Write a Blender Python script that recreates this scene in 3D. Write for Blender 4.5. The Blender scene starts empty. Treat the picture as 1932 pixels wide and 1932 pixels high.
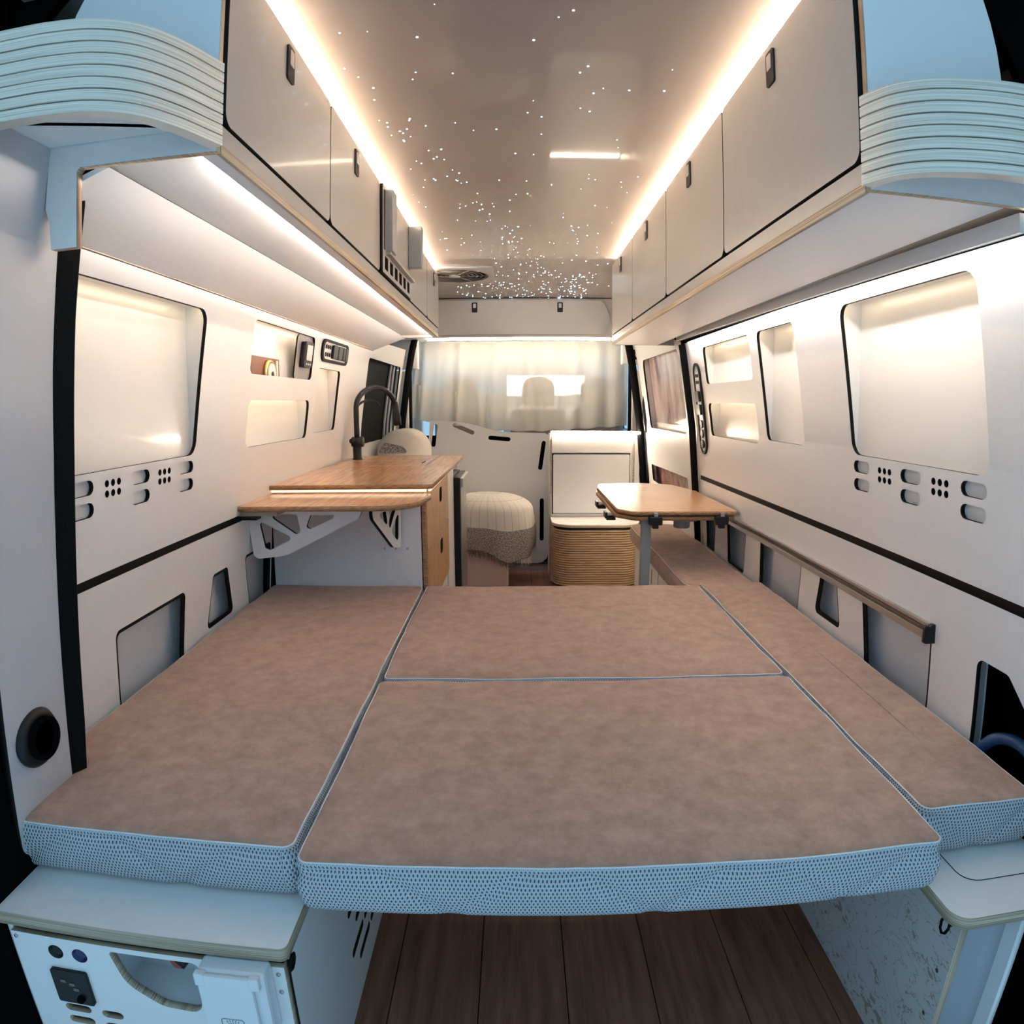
import bpy, bmesh, math, random
from mathutils import Vector, Matrix, noise
random.seed(7)
S = bpy.context.scene
COL = S.collection

# ------------------------------------------------------------------ camera, world, exposure
CAMP = (0.0, 0.0, 1.21)
pit, yaw, rol = math.radians(-9.225), math.radians(.375), math.radians(.22)
ROT = Matrix.Rotation(yaw, 3, 'Z') @ Matrix.Rotation(pit, 3, 'X') @ Matrix.Rotation(rol, 3, 'Y')
cam = bpy.data.cameras.new('camera')
camo = bpy.data.objects.new('camera', cam)
COL.objects.link(camo)
m4 = (ROT @ Matrix(((1, 0, 0), (0, 0, -1), (0, 1, 0)))).to_4x4()
m4.translation = CAMP
camo.matrix_world = m4
cam.type = 'PANO'                                # wide-angle lens with barrel distortion
cam.panorama_type = 'FISHEYE_LENS_POLYNOMIAL'
cam.fisheye_fov = math.pi
cam.sensor_width = 36
cam.sensor_fit = 'HORIZONTAL'
cam.clip_start = .01
cam.fisheye_polynomial_k0 = 0
cam.fisheye_polynomial_k1 = -4.27746820e-02
cam.fisheye_polynomial_k2 = -1.11085648e-05
cam.fisheye_polynomial_k3 = 1.21220891e-05
cam.fisheye_polynomial_k4 = -1.43724335e-07
S.camera = camo

W = bpy.data.worlds.new('world')
S.world = W
W.use_nodes = True
bg = W.node_tree.nodes['Background']
bg.inputs[0].default_value = (.29, .50, .68, 1)
bg.inputs[1].default_value = .125
S.view_settings.view_transform = 'Standard'
S.view_settings.look = 'None'
S.view_settings.gamma = 1
S.view_settings.exposure = 3.3
S.view_settings.use_curve_mapping = False
S.cycles.max_bounces = 8
S.cycles.diffuse_bounces = 5
S.cycles.glossy_bounces = 3
S.cycles.transparent_max_bounces = 8
S.cycles.sample_clamp_indirect = 6
S.cycles.adaptive_threshold = .02
LED_CEIL, LED_NICHE, LED_WALL, LED_TOP, LED_FRONT, LED_SLOPE = 36, .85, 7.6, .16, 11, 31
WARM, NEUT = (1, .80, .60), (1, .91, .84)

# ------------------------------------------------------------------ materials
MATS = {}


def mat(name, col=(.8, .8, .8), rough=.5, metal=0, spec=.5, coat=0, coat_r=.05, sss=0):
    m = bpy.data.materials.new(name)
    m.use_nodes = True
    b = m.node_tree.nodes['Principled BSDF']
    b.inputs['Base Color'].default_value = (*col, 1)
    b.inputs['Roughness'].default_value = rough
    b.inputs['Metallic'].default_value = metal
    b.inputs['Specular IOR Level'].default_value = spec
    b.inputs['Coat Weight'].default_value = coat
    b.inputs['Coat Roughness'].default_value = coat_r
    MATS[name] = m
    return m


def N(m, t, **kw):
    n = m.node_tree.nodes.new(t)
    for k, v in kw.items():
        setattr(n, k, v)
    return n


def L(m, a, b):
    m.node_tree.links.new(a, b)


def pb(m):
    return m.node_tree.nodes['Principled BSDF']


def noise_col(m, c1, c2, scale=(1, 1, 1), ns=5, detail=4, rough=.6, lo=.35, hi=.65, coord='Object', bump=0, bdist=.002, mid=None):
    tc = N(m, 'ShaderNodeTexCoord')
    mp = N(m, 'ShaderNodeMapping')
    mp.inputs['Scale'].default_value = scale
    no = N(m, 'ShaderNodeTexNoise')
    no.inputs['Scale'].default_value = ns
    no.inputs['Detail'].default_value = detail
    no.inputs['Roughness'].default_value = rough
    cr = N(m, 'ShaderNodeValToRGB')
    cr.color_ramp.elements[0].position = lo
    cr.color_ramp.elements[1].position = hi
    cr.color_ramp.elements[0].color = (*c1, 1)
    cr.color_ramp.elements[1].color = (*c2, 1)
    if mid:
        e = cr.color_ramp.elements.new((lo + hi) / 2)
        e.color = (*mid, 1)
    L(m, tc.outputs[coord], mp.inputs[0])
    L(m, mp.outputs[0], no.inputs['Vector'])
    L(m, no.outputs[0], cr.inputs[0])
    L(m, cr.outputs[0], pb(m).inputs['Base Color'])
    if bump:
        bp = N(m, 'ShaderNodeBump')
        bp.inputs['Strength'].default_value = bump
        bp.inputs['Distance'].default_value = bdist
        L(m, no.outputs[0], bp.inputs['Height'])
        L(m, bp.outputs[0], pb(m).inputs['Normal'])
    return no, cr


def emis(name, col, strength):
    m = bpy.data.materials.new(name)
    m.use_nodes = True
    nt = m.node_tree
    nt.nodes.clear()
    e = nt.nodes.new('ShaderNodeEmission')
    o = nt.nodes.new('ShaderNodeOutputMaterial')
    e.inputs[0].default_value = (*col, 1)
    e.inputs[1].default_value = strength
    nt.links.new(e.outputs[0], o.inputs[0])
    MATS[name] = m
    return m


m = mat('laminate', (.83, .82, .81), .38)
noise_col(m, (.825, .815, .805), (.84, .83, .82), ns=60, detail=2)
m = mat('gloss', (.44, .42, .40), .24, coat=.3, coat_r=.06)
noise_col(m, (.435, .415, .395), (.445, .425, .405), ns=40, detail=2)
m = mat('niche', (.80, .775, .74), .3, coat=.4, coat_r=.1)
mat('core', (.009, .0075, .006), .6, spec=.15)
m = mat('rubber', (.006, .006, .006), .8, spec=.1)
noise_col(m, (.0045, .0045, .0042), (.008, .008, .0075), ns=300, detail=2)
mat('blackplastic', (.011, .011, .012), .4, spec=.3)
mat('void', (.003, .003, .0032), .9, spec=.03)
mat('bodygrey', (.34, .36, .40), .45)
mat('pillar', (.56, .55, .56), .55)
mat('whiteplastic', (.75, .77, .79), .35)
mat('steel', (.45, .44, .43), .3, metal=1)
mat('alu', (.50, .48, .45), .38, metal=1)
mat('alu_dark', (.20, .19, .175), .4, metal=1)
mat('silver', (.62, .61, .60), .35, metal=.8)
mat('greyplastic', (.28, .30, .31), .45)
mat('greywarm', (.30, .275, .265), .4)
mat('faucet', (.014, .014, .015), .38, spec=.35)
mat('glassblack', (.006, .007, .008), .7, spec=.1)
mat('leather', (.20, .075, .035), .5)
mat('brass', (.85, .55, .22), .25, metal=1)
mat('dial', (.8, .78, .72), .4)
mat('redring', (.30, .05, .02), .4)
mat('bluecap', (.008, .018, .10), .4)
mat('bluehose', (.01, .06, .16), .4)
m = mat('pinkpouf', (.55, .40, .36), .85)
noise_col(m, (.52, .38, .34), (.60, .45, .40), ns=220, detail=3, bump=.2)
mat('skin', (.70, .72, .76), .5)
m = mat('cream', (.74, .70, .63), .9, spec=.1)
noise_col(m, (.70, .66, .59), (.78, .745, .68), ns=150, detail=2, bump=.2)
m = mat('seatfabric', (.30, .25, .20), .9)
noise_col(m, (.27, .22, .18), (.34, .28, .23), ns=120, detail=3)

# plywood edge: stacked veneers along z
m = mat('plyedge', (.6, .5, .38), .55)
tc = N(m, 'ShaderNodeTexCoord'); mp = N(m, 'ShaderNodeMapping'); mp.inputs['Scale'].default_value = (3, 3, 900)
no = N(m, 'ShaderNodeTexNoise'); no.inputs['Scale'].default_value = 1; no.inputs['Detail'].default_value = 3
cr = N(m, 'ShaderNodeValToRGB')
cr.color_ramp.elements[0].position = .38; cr.color_ramp.elements[0].color = (.27, .19, .12, 1)
cr.color_ramp.elements[1].position = .62; cr.color_ramp.elements[1].color = (.62, .52, .38, 1)
L(m, tc.outputs['Object'], mp.inputs[0]); L(m, mp.outputs[0], no.inputs['Vector']); L(m, no.outputs[0], cr.inputs[0]); L(m, cr.outputs[0], pb(m).inputs['Base Color'])
# pale birch for the bent shelf rims
m = mat('birch', (.62, .56, .47), .5)
noise_col(m, (.62, .54, .44), (.93, .86, .74), scale=(4, 4, 700), ns=1, detail=5, lo=.36, hi=.60)
m = mat('plyv', (.6, .5, .38), .55)
noise_col(m, (.38, .27, .18), (.66, .55, .40), scale=(700, 5, 5), ns=1, detail=3, lo=.38, hi=.6)
m = mat('slat', (.55, .38, .21), .55)
noise_col(m, (.40, .25, .13), (.62, .44, .26), scale=(6, 6, 120), ns=2, detail=4)
m = mat('bamboo', (.52, .26, .11), .28, coat=.5, coat_r=.12)
noise_col(m, (.42, .175, .055), (.80, .43, .19), scale=(40, 2.5, 40), ns=2, detail=5, lo=.36, hi=.62)
m = mat('bamboo_x', (.52, .28, .13), .36, coat=.15, coat_r=.2)
noise_col(m, (.42, .20, .085), (.66, .38, .19), scale=(2, 60, 60), ns=2, detail=4, lo=.36, hi=.62)
m = mat('oakfront', (.55, .32, .15), .45)
noise_col(m, (.44, .235, .10), (.62, .38, .19), scale=(50, 50, 3), ns=2, detail=5, lo=.35, hi=.65)
m = mat('bambooedge', (.42, .24, .12), .5)
noise_col(m, (.22, .11, .05), (.50, .29, .14), scale=(25, 25, 200), ns=2, detail=3)
m = mat('plank', (.10, .06, .042), .45)
noise_col(m, (.15, .062, .037), (.32, .150, .094), scale=(14, 1.2, 14), ns=3, detail=7, lo=.3, hi=.7)
pb(m).inputs['Specular IOR Level'].default_value = .3
m = mat('suede', (.20, .135, .10), .95, spec=.15)
no, cr = noise_col(m, (.335, .208, .155), (.54, .365, .285), scale=(1, 1, 1), ns=22, detail=9, rough=.76, lo=.30, hi=.72)
n2 = N(m, 'ShaderNodeTexNoise'); n2.inputs['Scale'].default_value = 420; n2.inputs['Detail'].default_value = 3
bp = N(m, 'ShaderNodeBump'); bp.inputs['Strength'].default_value = .5; bp.inputs['Distance'].default_value = .002
tc = N(m, 'ShaderNodeTexCoord'); L(m, tc.outputs['Object'], n2.inputs['Vector']); L(m, n2.outputs[0], bp.inputs['Height']); L(m, bp.outputs[0], pb(m).inputs['Normal'])
pb(m).inputs['Sheen Weight'].default_value = .25

# spacer-mesh border fabric: staggered dark openings, uv in metres
m = mat('spacer', (.74, .76, .80), .8, spec=.2)
uv = N(m, 'ShaderNodeUVMap'); sp = N(m, 'ShaderNodeSeparateXYZ'); L(m, uv.outputs[0], sp.inputs[0])


def mth(m, op, a, b=None, c=None):
    n = N(m, 'ShaderNodeMath', operation=op)
    for i, v in enumerate((a, b, c)):
        if v is None:
            continue
        if isinstance(v, (int, float)):
            n.inputs[i].default_value = v
        else:
            L(m, v, n.inputs[i])
    return n.outputs[0]


u = mth(m, 'MULTIPLY', sp.outputs[0], 1 / .0060); v = mth(m, 'MULTIPLY', sp.outputs[1], 1 / .0064)
row = mth(m, 'FLOOR', v)
off = mth(m, 'MULTIPLY', mth(m, 'MODULO', row, 2.0), .5)
fu = mth(m, 'ABSOLUTE', mth(m, 'SUBTRACT', mth(m, 'FRACT', mth(m, 'ADD', u, off)), .5))
fv = mth(m, 'ABSOLUTE', mth(m, 'SUBTRACT', mth(m, 'FRACT', v), .5))
dd = mth(m, 'ADD', mth(m, 'MULTIPLY', mth(m, 'MULTIPLY', fu, fu), 14.0), mth(m, 'MULTIPLY', mth(m, 'MULTIPLY', fv, fv), 4.2))
cr = N(m, 'ShaderNodeValToRGB')
cr.color_ramp.elements[0].position = .35; cr.color_ramp.elements[0].color = (.07, .085, .11, 1)
cr.color_ramp.elements[1].position = .85; cr.color_ramp.elements[1].color = (.66, .69, .73, 1)
L(m, dd, cr.inputs[0]); L(m, cr.outputs[0], pb(m).inputs['Base Color'])
bp = N(m, 'ShaderNodeBump'); bp.inputs['Strength'].default_value = .6; bp.inputs['Distance'].default_value = .0015
L(m, dd, bp.inputs['Height']); L(m, bp.outputs[0], pb(m).inputs['Normal'])

m = mat('ceilfilm', (.37, .312, .278), .34, spec=.25, coat=.5, coat_r=.02)
# engraved landscape panel: ridge lines and hatched flanks
m = mat('engraved', (.70, .69, .68), .4)
tc = N(m, 'ShaderNodeTexCoord'); mp = N(m, 'ShaderNodeMapping'); mp.inputs['Scale'].default_value = (1, 1.6, 3.0); L(m, tc.outputs['Object'], mp.inputs[0])
n1 = N(m, 'ShaderNodeTexNoise'); n1.inputs['Scale'].default_value = 3.2; n1.inputs['Detail'].default_value = 6; L(m, mp.outputs[0], n1.inputs['Vector'])
def_iso = []
for lv in (.42, .50, .58):
    d_ = N(m, 'ShaderNodeMath', operation='COMPARE'); d_.inputs[1].default_value = lv; d_.inputs[2].default_value = .0025; L(m, n1.outputs[0], d_.inputs[0]); def_iso.append(d_.outputs[0])
n2 = N(m, 'ShaderNodeTexNoise'); n2.inputs['Scale'].default_value = 26; n2.inputs['Detail'].default_value = 4; L(m, mp.outputs[0], n2.inputs['Vector'])
h1 = N(m, 'ShaderNodeMath', operation='GREATER_THAN'); h1.inputs[1].default_value = .60; L(m, n1.outputs[0], h1.inputs[0])
h2 = N(m, 'ShaderNodeMath', operation='GREATER_THAN'); h2.inputs[1].default_value = .55; L(m, n2.outputs[0], h2.inputs[0])
h3 = N(m, 'ShaderNodeMath', operation='MULTIPLY'); L(m, h1.outputs[0], h3.inputs[0]); L(m, h2.outputs[0], h3.inputs[1])
acc = h3.outputs[0]
for q in def_iso:
    mxn = N(m, 'ShaderNodeMath', operation='MAXIMUM'); L(m, acc, mxn.inputs[0]); L(m, q, mxn.inputs[1]); acc = mxn.outputs[0]
mx = N(m, 'ShaderNodeMixRGB'); mx.inputs[1].default_value = (.70, .69, .68, 1); mx.inputs[2].default_value = (.42, .36, .31, 1)
L(m, acc, mx.inputs[0]); L(m, mx.outputs[0], pb(m).inputs['Base Color'])
# printed cherry blossom picture
m = mat('print', (.5, .35, .33), .12, coat=.6)
no, cr = noise_col(m, (.20, .12, .12), (.78, .68, .66), scale=(1, 5, 1.4), ns=2.0, detail=6, lo=.30, hi=.62, mid=(.60, .43, .42))
m = mat('pocketprint', (.35, .2, .2), .3)
noise_col(m, (.10, .05, .06), (.55, .30, .22), scale=(1, 6, 6), ns=3, detail=5)
# throw blanket
m = mat('throw', (.62, .58, .53), .95, spec=.1)
uv = N(m, 'ShaderNodeUVMap'); sp = N(m, 'ShaderNodeSeparateXYZ'); L(m, uv.outputs[0], sp.inputs[0])
no = N(m, 'ShaderNodeTexNoise'); no.inputs['Scale'].default_value = 240; no.inputs['Detail'].default_value = 2
mp = N(m, 'ShaderNodeMapping'); mp.inputs['Scale'].default_value = (.5, .35, 1); L(m, uv.outputs[0], mp.inputs[0]); L(m, mp.outputs[0], no.inputs['Vector'])
band = N(m, 'ShaderNodeValToRGB'); band.color_ramp.interpolation = 'CONSTANT'
band.color_ramp.elements[0].position = 0; band.color_ramp.elements[0].color = (1, 1, 1, 1)
band.color_ramp.elements[1].position = .30; band.color_ramp.elements[1].color = (0, 0, 0, 1)
L(m, sp.outputs[1], band.inputs[0])
greyr = N(m, 'ShaderNodeValToRGB'); greyr.color_ramp.elements[0].position = .38; greyr.color_ramp.elements[0].color = (.12, .11, .10, 1)
greyr.color_ramp.elements[1].position = .60; greyr.color_ramp.elements[1].color = (.42, .39, .35, 1)
L(m, no.outputs[0], greyr.inputs[0])
fu = mth(m, 'ABSOLUTE', mth(m, 'SUBTRACT', mth(m, 'FRACT', mth(m, 'MULTIPLY', sp.outputs[0], 16)), .5))
ln = mth(m, 'LESS_THAN', fu, .035)
fv = mth(m, 'ABSOLUTE', mth(m, 'SUBTRACT', mth(m, 'FRACT', mth(m, 'MULTIPLY', sp.outputs[1], 5)), .5))
lv = mth(m, 'MULTIPLY', mth(m, 'LESS_THAN', fv, .02), mth(m, 'GREATER_THAN', sp.outputs[1], .68))
lm = mth(m, 'MULTIPLY', mth(m, 'MAXIMUM', ln, lv), .5)
mixl = N(m, 'ShaderNodeMixRGB'); mixl.inputs[1].default_value = (.66, .62, .57, 1); mixl.inputs[2].default_value = (.20, .19, .18, 1); L(m, lm, mixl.inputs[0])
mixb = N(m, 'ShaderNodeMixRGB'); L(m, band.outputs[0], mixb.inputs[0]); L(m, mixl.outputs[0], mixb.inputs[1]); L(m, greyr.outputs[0], mixb.inputs[2])
L(m, mixb.outputs[0], pb(m).inputs['Base Color'])
mat('fringe_dark', (.12, .10, .085), .95)
mat('fringe_light', (.62, .57, .50), .95)

# curtain: thin voile
m = bpy.data.materials.new('voile'); m.use_nodes = True; MATS['voile'] = m
nt = m.node_tree; nt.nodes.clear()
o_ = N(m, 'ShaderNodeOutputMaterial'); di = N(m, 'ShaderNodeBsdfDiffuse'); tl = N(m, 'ShaderNodeBsdfTranslucent'); tr = N(m, 'ShaderNodeBsdfTransparent')
di.inputs[0].default_value = (.90, .87, .80, 1); tl.inputs[0].default_value = (.88, .84, .76, 1); tr.inputs[0].default_value = (.95, .93, .88, 1)
a1 = N(m, 'ShaderNodeMixShader'); a1.inputs[0].default_value = .5
a2 = N(m, 'ShaderNodeMixShader'); a2.inputs[0].default_value = .24
L(m, di.outputs[0], a1.inputs[1]); L(m, tl.outputs[0], a1.inputs[2]); L(m, a1.outputs[0], a2.inputs[1]); L(m, tr.outputs[0], a2.inputs[2]); L(m, a2.outputs[0], o_.inputs[0])

emis('led_warm', WARM, LED_CEIL)
emis('led_niche', (1, .80, .55), LED_NICHE)
emis('led_slope', NEUT, LED_SLOPE)
emis('led_wall', NEUT, LED_WALL)
emis('led_top', (1, .80, .58), LED_TOP)
emis('led_front', (1, .82, .62), LED_FRONT)
emis('led_unit', (1, .82, .62), 12)
emis('star', (.72, .88, 1), 2.2)
emis('star_cyan', (.25, .95, 1), 2.2)
m = emis('daylight', (.86, .94, 1), .42)
e = m.node_tree.nodes['Emission']
no = N(m, 'ShaderNodeTexNoise'); no.inputs['Scale'].default_value = 3; no.inputs['Detail'].default_value = 8
tc = N(m, 'ShaderNodeTexCoord'); mp = N(m, 'ShaderNodeMapping'); mp.inputs['Scale'].default_value = (6, 1, 1.4); L(m, tc.outputs['Object'], mp.inputs[0]); L(m, mp.outputs[0], no.inputs['Vector'])
sp = N(m, 'ShaderNodeSeparateXYZ'); L(m, tc.outputs['Object'], sp.inputs[0])
low = mth(m, 'LESS_THAN', sp.outputs[2], 1.33)
tree = mth(m, 'GREATER_THAN', no.outputs[0], .5)
mx = N(m, 'ShaderNodeMixRGB'); mx.inputs[1].default_value = (.86, .94, 1, 1); mx.inputs[2].default_value = (.24, .26, .28, 1)
L(m, mth(m, 'MULTIPLY', low, tree), mx.inputs[0]); L(m, mx.outputs[0], e.inputs[0])


# ------------------------------------------------------------------ mesh helpers
def put(name, me, mats, parent=None, smooth=False):
    if isinstance(me, bmesh.types.BMesh):
        bmesh.ops.recalc_face_normals(me, faces=me.faces)
        d = bpy.data.meshes.new(name)
        me.to_mesh(d)
        me.free()
        me = d
    if isinstance(mats, str):
        mats = [mats]
    if not me.materials:
        for k in mats:
            me.materials.append(MATS[k])
    if smooth:
        for p in me.polygons:
            p.use_smooth = True
    o = bpy.data.objects.new(name, me)
    COL.objects.link(o)
    if parent:
        o.parent = parent
        if parent.type == 'EMPTY':
            o.location = -parent.location
    return o


def tag(o, label, cat, group=None):
    o['label'] = label
    o['category'] = cat
    if group:
        o['group'] = group
    return o


def struct(o, label=None):
    o['kind'] = 'structure'
    if label:
        o['label'] = label
    return o


def thing(name, label, cat, loc=(0, 0, 0), group=None):
    o = bpy.data.objects.new(name, None)
    o.empty_display_size = .05
    COL.objects.link(o)
    o.location = loc
    return tag(o, label, cat, group)


def addbox(bm, x0, x1, y0, y1, z0, z1, bev=0, seg=2):
    r = bmesh.ops.create_cube(bm, size=1)
    vs = r['verts']
    for v in vs:
        v.co = Vector(((x0 + x1) / 2 + v.co.x * (x1 - x0), (y0 + y1) / 2 + v.co.y * (y1 - y0), (z0 + z1) / 2 + v.co.z * (z1 - z0)))
    if bev:
        es = list({e for v in vs for e in v.link_edges})
        bmesh.ops.bevel(bm, geom=es, offset=bev, segments=seg, affect='EDGES', profile=.5)
    return bm


def box(name, x0, x1, y0, y1, z0, z1, mt, parent=None, bev=0, seg=2):
    return put(name, addbox(bmesh.new(), x0, x1, y0, y1, z0, z1, bev, seg), mt, parent)


def rr(u0, v0, u1, v1, r=.01, n=5):
    return rpoly([(u0, v0), (u1, v0), (u1, v1), (u0, v1)], r, n)


def rpoly(pts, r, n=5):
    out = []
    k = len(pts)
    for i in range(k):
        ri = r[i] if isinstance(r, (list, tuple)) else r
        p = Vector(pts[i]); a = Vector(pts[i - 1]) - p; b = Vector(pts[(i + 1) % k]) - p
        la, lb = a.length, b.length
        a.normalize(); b.normalize()
        if ri <= 1e-6:
            out.append(tuple(p)); continue
        ang = a.angle(b)
        d = min(ri / math.tan(ang / 2), la * .48, lb * .48)
        rad = d * math.tan(ang / 2)
        c = p + (a + b).normalized() * (rad / math.sin(ang / 2))
        s, t = p + a * d - c, p + b * d - c
        a0, a1 = math.atan2(s.y, s.x), math.atan2(t.y, t.x)
        da = (a1 - a0 + math.pi) % (2 * math.pi) - math.pi
        for j in range(n + 1):
            q = a0 + da * j / n
            out.append((c.x + rad * math.cos(q), c.y + rad * math.sin(q)))
    return out


def circ(u, v, r, n=16):
    return [(u + r * math.cos(2 * math.pi * i / n), v + r * math.sin(2 * math.pi * i / n)) for i in range(n)]


def stadium(u0, v0, u1, v1, w, n=6):
    """slot of width w from centre (u0,v0) to (u1,v1)"""
    a = math.atan2(v1 - v0, u1 - u0)
    p = []
    for j in range(n + 1):
        t = a - math.pi / 2 + math.pi * j / n
        p.append((u1 + w / 2 * math.cos(t), v1 + w / 2 * math.sin(t)))
    for j in range(n + 1):
        t = a + math.pi / 2 + math.pi * j / n
        p.append((u0 + w / 2 * math.cos(t), v0 + w / 2 * math.sin(t)))
    return p


def plate_bm(outer, holes, t, fmap, cuts=(), cutsu=()):
    cu = bpy.data.curves.new('tmp', 'CURVE')
    cu.dimensions = '2D'
    cu.fill_mode = 'BOTH'
    cu.extrude = t / 2
    for pts in [outer] + list(holes):
        s = cu.splines.new('POLY')
        s.points.add(len(pts) - 1)
        for q, (a, b) in zip(s.points, pts):
            q.co = (a, b, 0, 1)
        s.use_cyclic_u = True
    ob = bpy.data.objects.new('tmp', cu)
    me = bpy.data.meshes.new_from_object(ob)
    bpy.data.objects.remove(ob)
    bpy.data.curves.remove(cu)
    bm = bmesh.new()
    bm.from_mesh(me)
    bpy.data.meshes.remove(me)
    bmesh.ops.remove_doubles(bm, verts=bm.verts, dist=1e-6)
    for c in cuts:
        bmesh.ops.bisect_plane(bm, geom=bm.verts[:] + bm.edges[:] + bm.faces[:], plane_co=(0, c, 0), plane_no=(0, 1, 0))
    for c in cutsu:
        bmesh.ops.bisect_plane(bm, geom=bm.verts[:] + bm.edges[:] + bm.faces[:], plane_co=(c, 0, 0), plane_no=(1, 0, 0))
    bm.normal_update()
    for f in bm.faces:
        f.material_index = 0 if abs(f.normal.z) > .5 else 1
    for v in bm.verts:
        v.co = Vector(fmap(v.co.x, v.co.y, v.co.z))
    return bm


def plate(name, outer, holes, t, fmap, mats, parent=None, cuts=(), cutsu=()):
    return put(name, plate_bm(outer, holes, t, fmap, cuts, cutsu), mats, parent)


def frames(path):
    ts = []
    n = len(path)
    for i in range(n):
        a = path[max(i - 1, 0)]; b = path[min(i + 1, n - 1)]
        ts.append((b - a).normalized())
    up = Vector((0, 0, 1)) if abs(ts[0].z) < .9 else Vector((1, 0, 0))
    nn = (up - ts[0] * up.dot(ts[0])).normalized()
    out = []
    for t in ts:
        nn = (nn - t * nn.dot(t)).normalized()
        out.append((t, nn, t.cross(nn)))
    return out


def tube(bm, path, r, seg=10, closed=False):
    path = [Vector(p) for p in path]
    if closed:
        path = path + [path[0], path[1]]
    fr = frames(path)
    rings = []
    for i, (p, (t, a, b)) in enumerate(zip(path, fr)):
        ri = r[i] if isinstance(r, (list, tuple)) else r
        rings.append([bm.verts.new(p + (a * math.cos(2 * math.pi * j / seg) + b * math.sin(2 * math.pi * j / seg)) * ri) for j in range(seg)])
    for A, B in zip(rings[:-1], rings[1:]):
        for j in range(seg):
            bm.faces.new((A[j], A[(j + 1) % seg], B[(j + 1) % seg], B[j]))
    if not closed:
        bm.faces.new(rings[0][::-1]); bm.faces.new(rings[-1])
    return bm


def smoothpath(pts, n=6):
    pts = [Vector(p) for p in pts]
    out = []
    for i in range(len(pts) - 1):
        p0 = pts[max(i - 1, 0)]; p1 = pts[i]; p2 = pts[i + 1]; p3 = pts[min(i + 2, len(pts) - 1)]
        for j in range(n):
            t = j / n
            out.append(.5 * ((2 * p1) + (p2 - p0) * t + (2 * p0 - 5 * p1 + 4 * p2 - p3) * t * t + (3 * p1 - p0 - 3 * p2 + p3) * t ** 3))
    out.append(pts[-1])
    return out


def bentstrip(bm, path, thick, z0, z1, off=0):
    """strip standing on edge along a 2-D path, thickness to the left of travel"""
    P = [Vector((p[0], p[1])) for p in path]
    n = len(P)
    rings = []
    for i in range(n):
        d = (P[min(i + 1, n - 1)] - P[max(i - 1, 0)]).normalized()
        nu = Vector((-d.y, d.x))
        a, b = P[i] + nu * off, P[i] + nu * (off + thick)
        rings.append([bm.verts.new((a.x, a.y, z0)), bm.verts.new((a.x, a.y, z1)), bm.verts.new((b.x, b.y, z1)), bm.verts.new((b.x, b.y, z0))])
    for A, B in zip(rings[:-1], rings[1:]):
        for j in range(4):
            bm.faces.new((A[j], A[(j + 1) % 4], B[(j + 1) % 4], B[j]))
    bm.faces.new(rings[0][::-1]); bm.faces.new(rings[-1])
    return bm


def lathe(bm, prof, c=(0, 0, 0), seg=24, axis='z'):
    rings = []
    for r, h in prof:
        ring = []
        for j in range(seg):
            a = 2 * math.pi * j / seg
            q = (r * math.cos(a), r * math.sin(a), h)
            if axis == 'x':
                q = (h, r * math.cos(a), r * math.sin(a))
            elif axis == 'y':
                q = (r * math.cos(a), h, r * math.sin(a))
            ring.append(bm.verts.new(Vector(c) + Vector(q)))
        rings.append(ring)
    for A, B in zip(rings[:-1], rings[1:]):
        for j in range(seg):
            bm.faces.new((A[j], A[(j + 1) % seg], B[(j + 1) % seg], B[j]))
    bm.faces.new(rings[0][::-1]); bm.faces.new(rings[-1])
    return bm


PZ = [0, .3, .58, .73, .87, 1.11, 1.465, 1.6, 1.9]
PX = [.925, .915, .899, .884, .871, .851, .80, .775, .70]


def wx(z):
    if z <= PZ[0]:
        return PX[0]
    for i in range(len(PZ) - 1):
        if z <= PZ[i + 1]:
            f = (z - PZ[i]) / (PZ[i + 1] - PZ[i])
            return PX[i] + f * (PX[i + 1] - PX[i])
    return PX[-1]


def wallmap(side, t, off=0):
    def f(u, v, w):
        return (side * (wx(v) + off + w + t / 2) + .009, u, v)
    return f


def onwall(side, y, z, off=0):
    return Vector((side * (wx(z) - off) + .009, y, z))


# ------------------------------------------------------------------ the setting
CZ = 1.945       # ceiling height
RU = .712        # rear edge of the benches
fl = struct(box('floor', -1.02, 1.02, .60, 6.6, -.04, -.006, 'core'), 'dark wood plank floor of the van')
pk = None
random.seed(3)
for i in range(7):
    x0 = -.45 + i * .185
    for j, (ya, yb) in enumerate(((.66, 1.55), (1.552, 2.9), (2.902, 4.2), (4.202, 4.95))):
        sh = (.0, .22, -.18, .1, -.05, .3, .12)[i] if 0 < j < 3 else 0
        y0 = ya if j == 0 else ya + (.0, .22, -.18, .1, -.05, .3, .12)[i]
        y1 = yb if j == 3 else yb + (.0, .22, -.18, .1, -.05, .3, .12)[i]
        box('plank', x0 + .001, x0 + .184, y0 + .001, y1 - .001, -.006, 0, 'plank', fl, .001, 1)

ceil = struct(box('ceiling', -.80, .80, .98, 4.72, CZ, CZ + .02, 'ceilfilm'), 'glossy taupe stretched ceiling with tiny star lights')
# tiny fibre-optic stars, too small to pick apart
random.seed(21)
bm1, bm2 = bmesh.new(), bmesh.new()


def star(x, y, r):
    bm = bm2 if random.random() < .18 else bm1
    bmesh.ops.create_circle(bm, cap_ends=True, segments=6, radius=r, matrix=Matrix.Translation((x, y, CZ - .0006)) @ Matrix.Rotation(math.pi, 4, 'X'))


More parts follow.
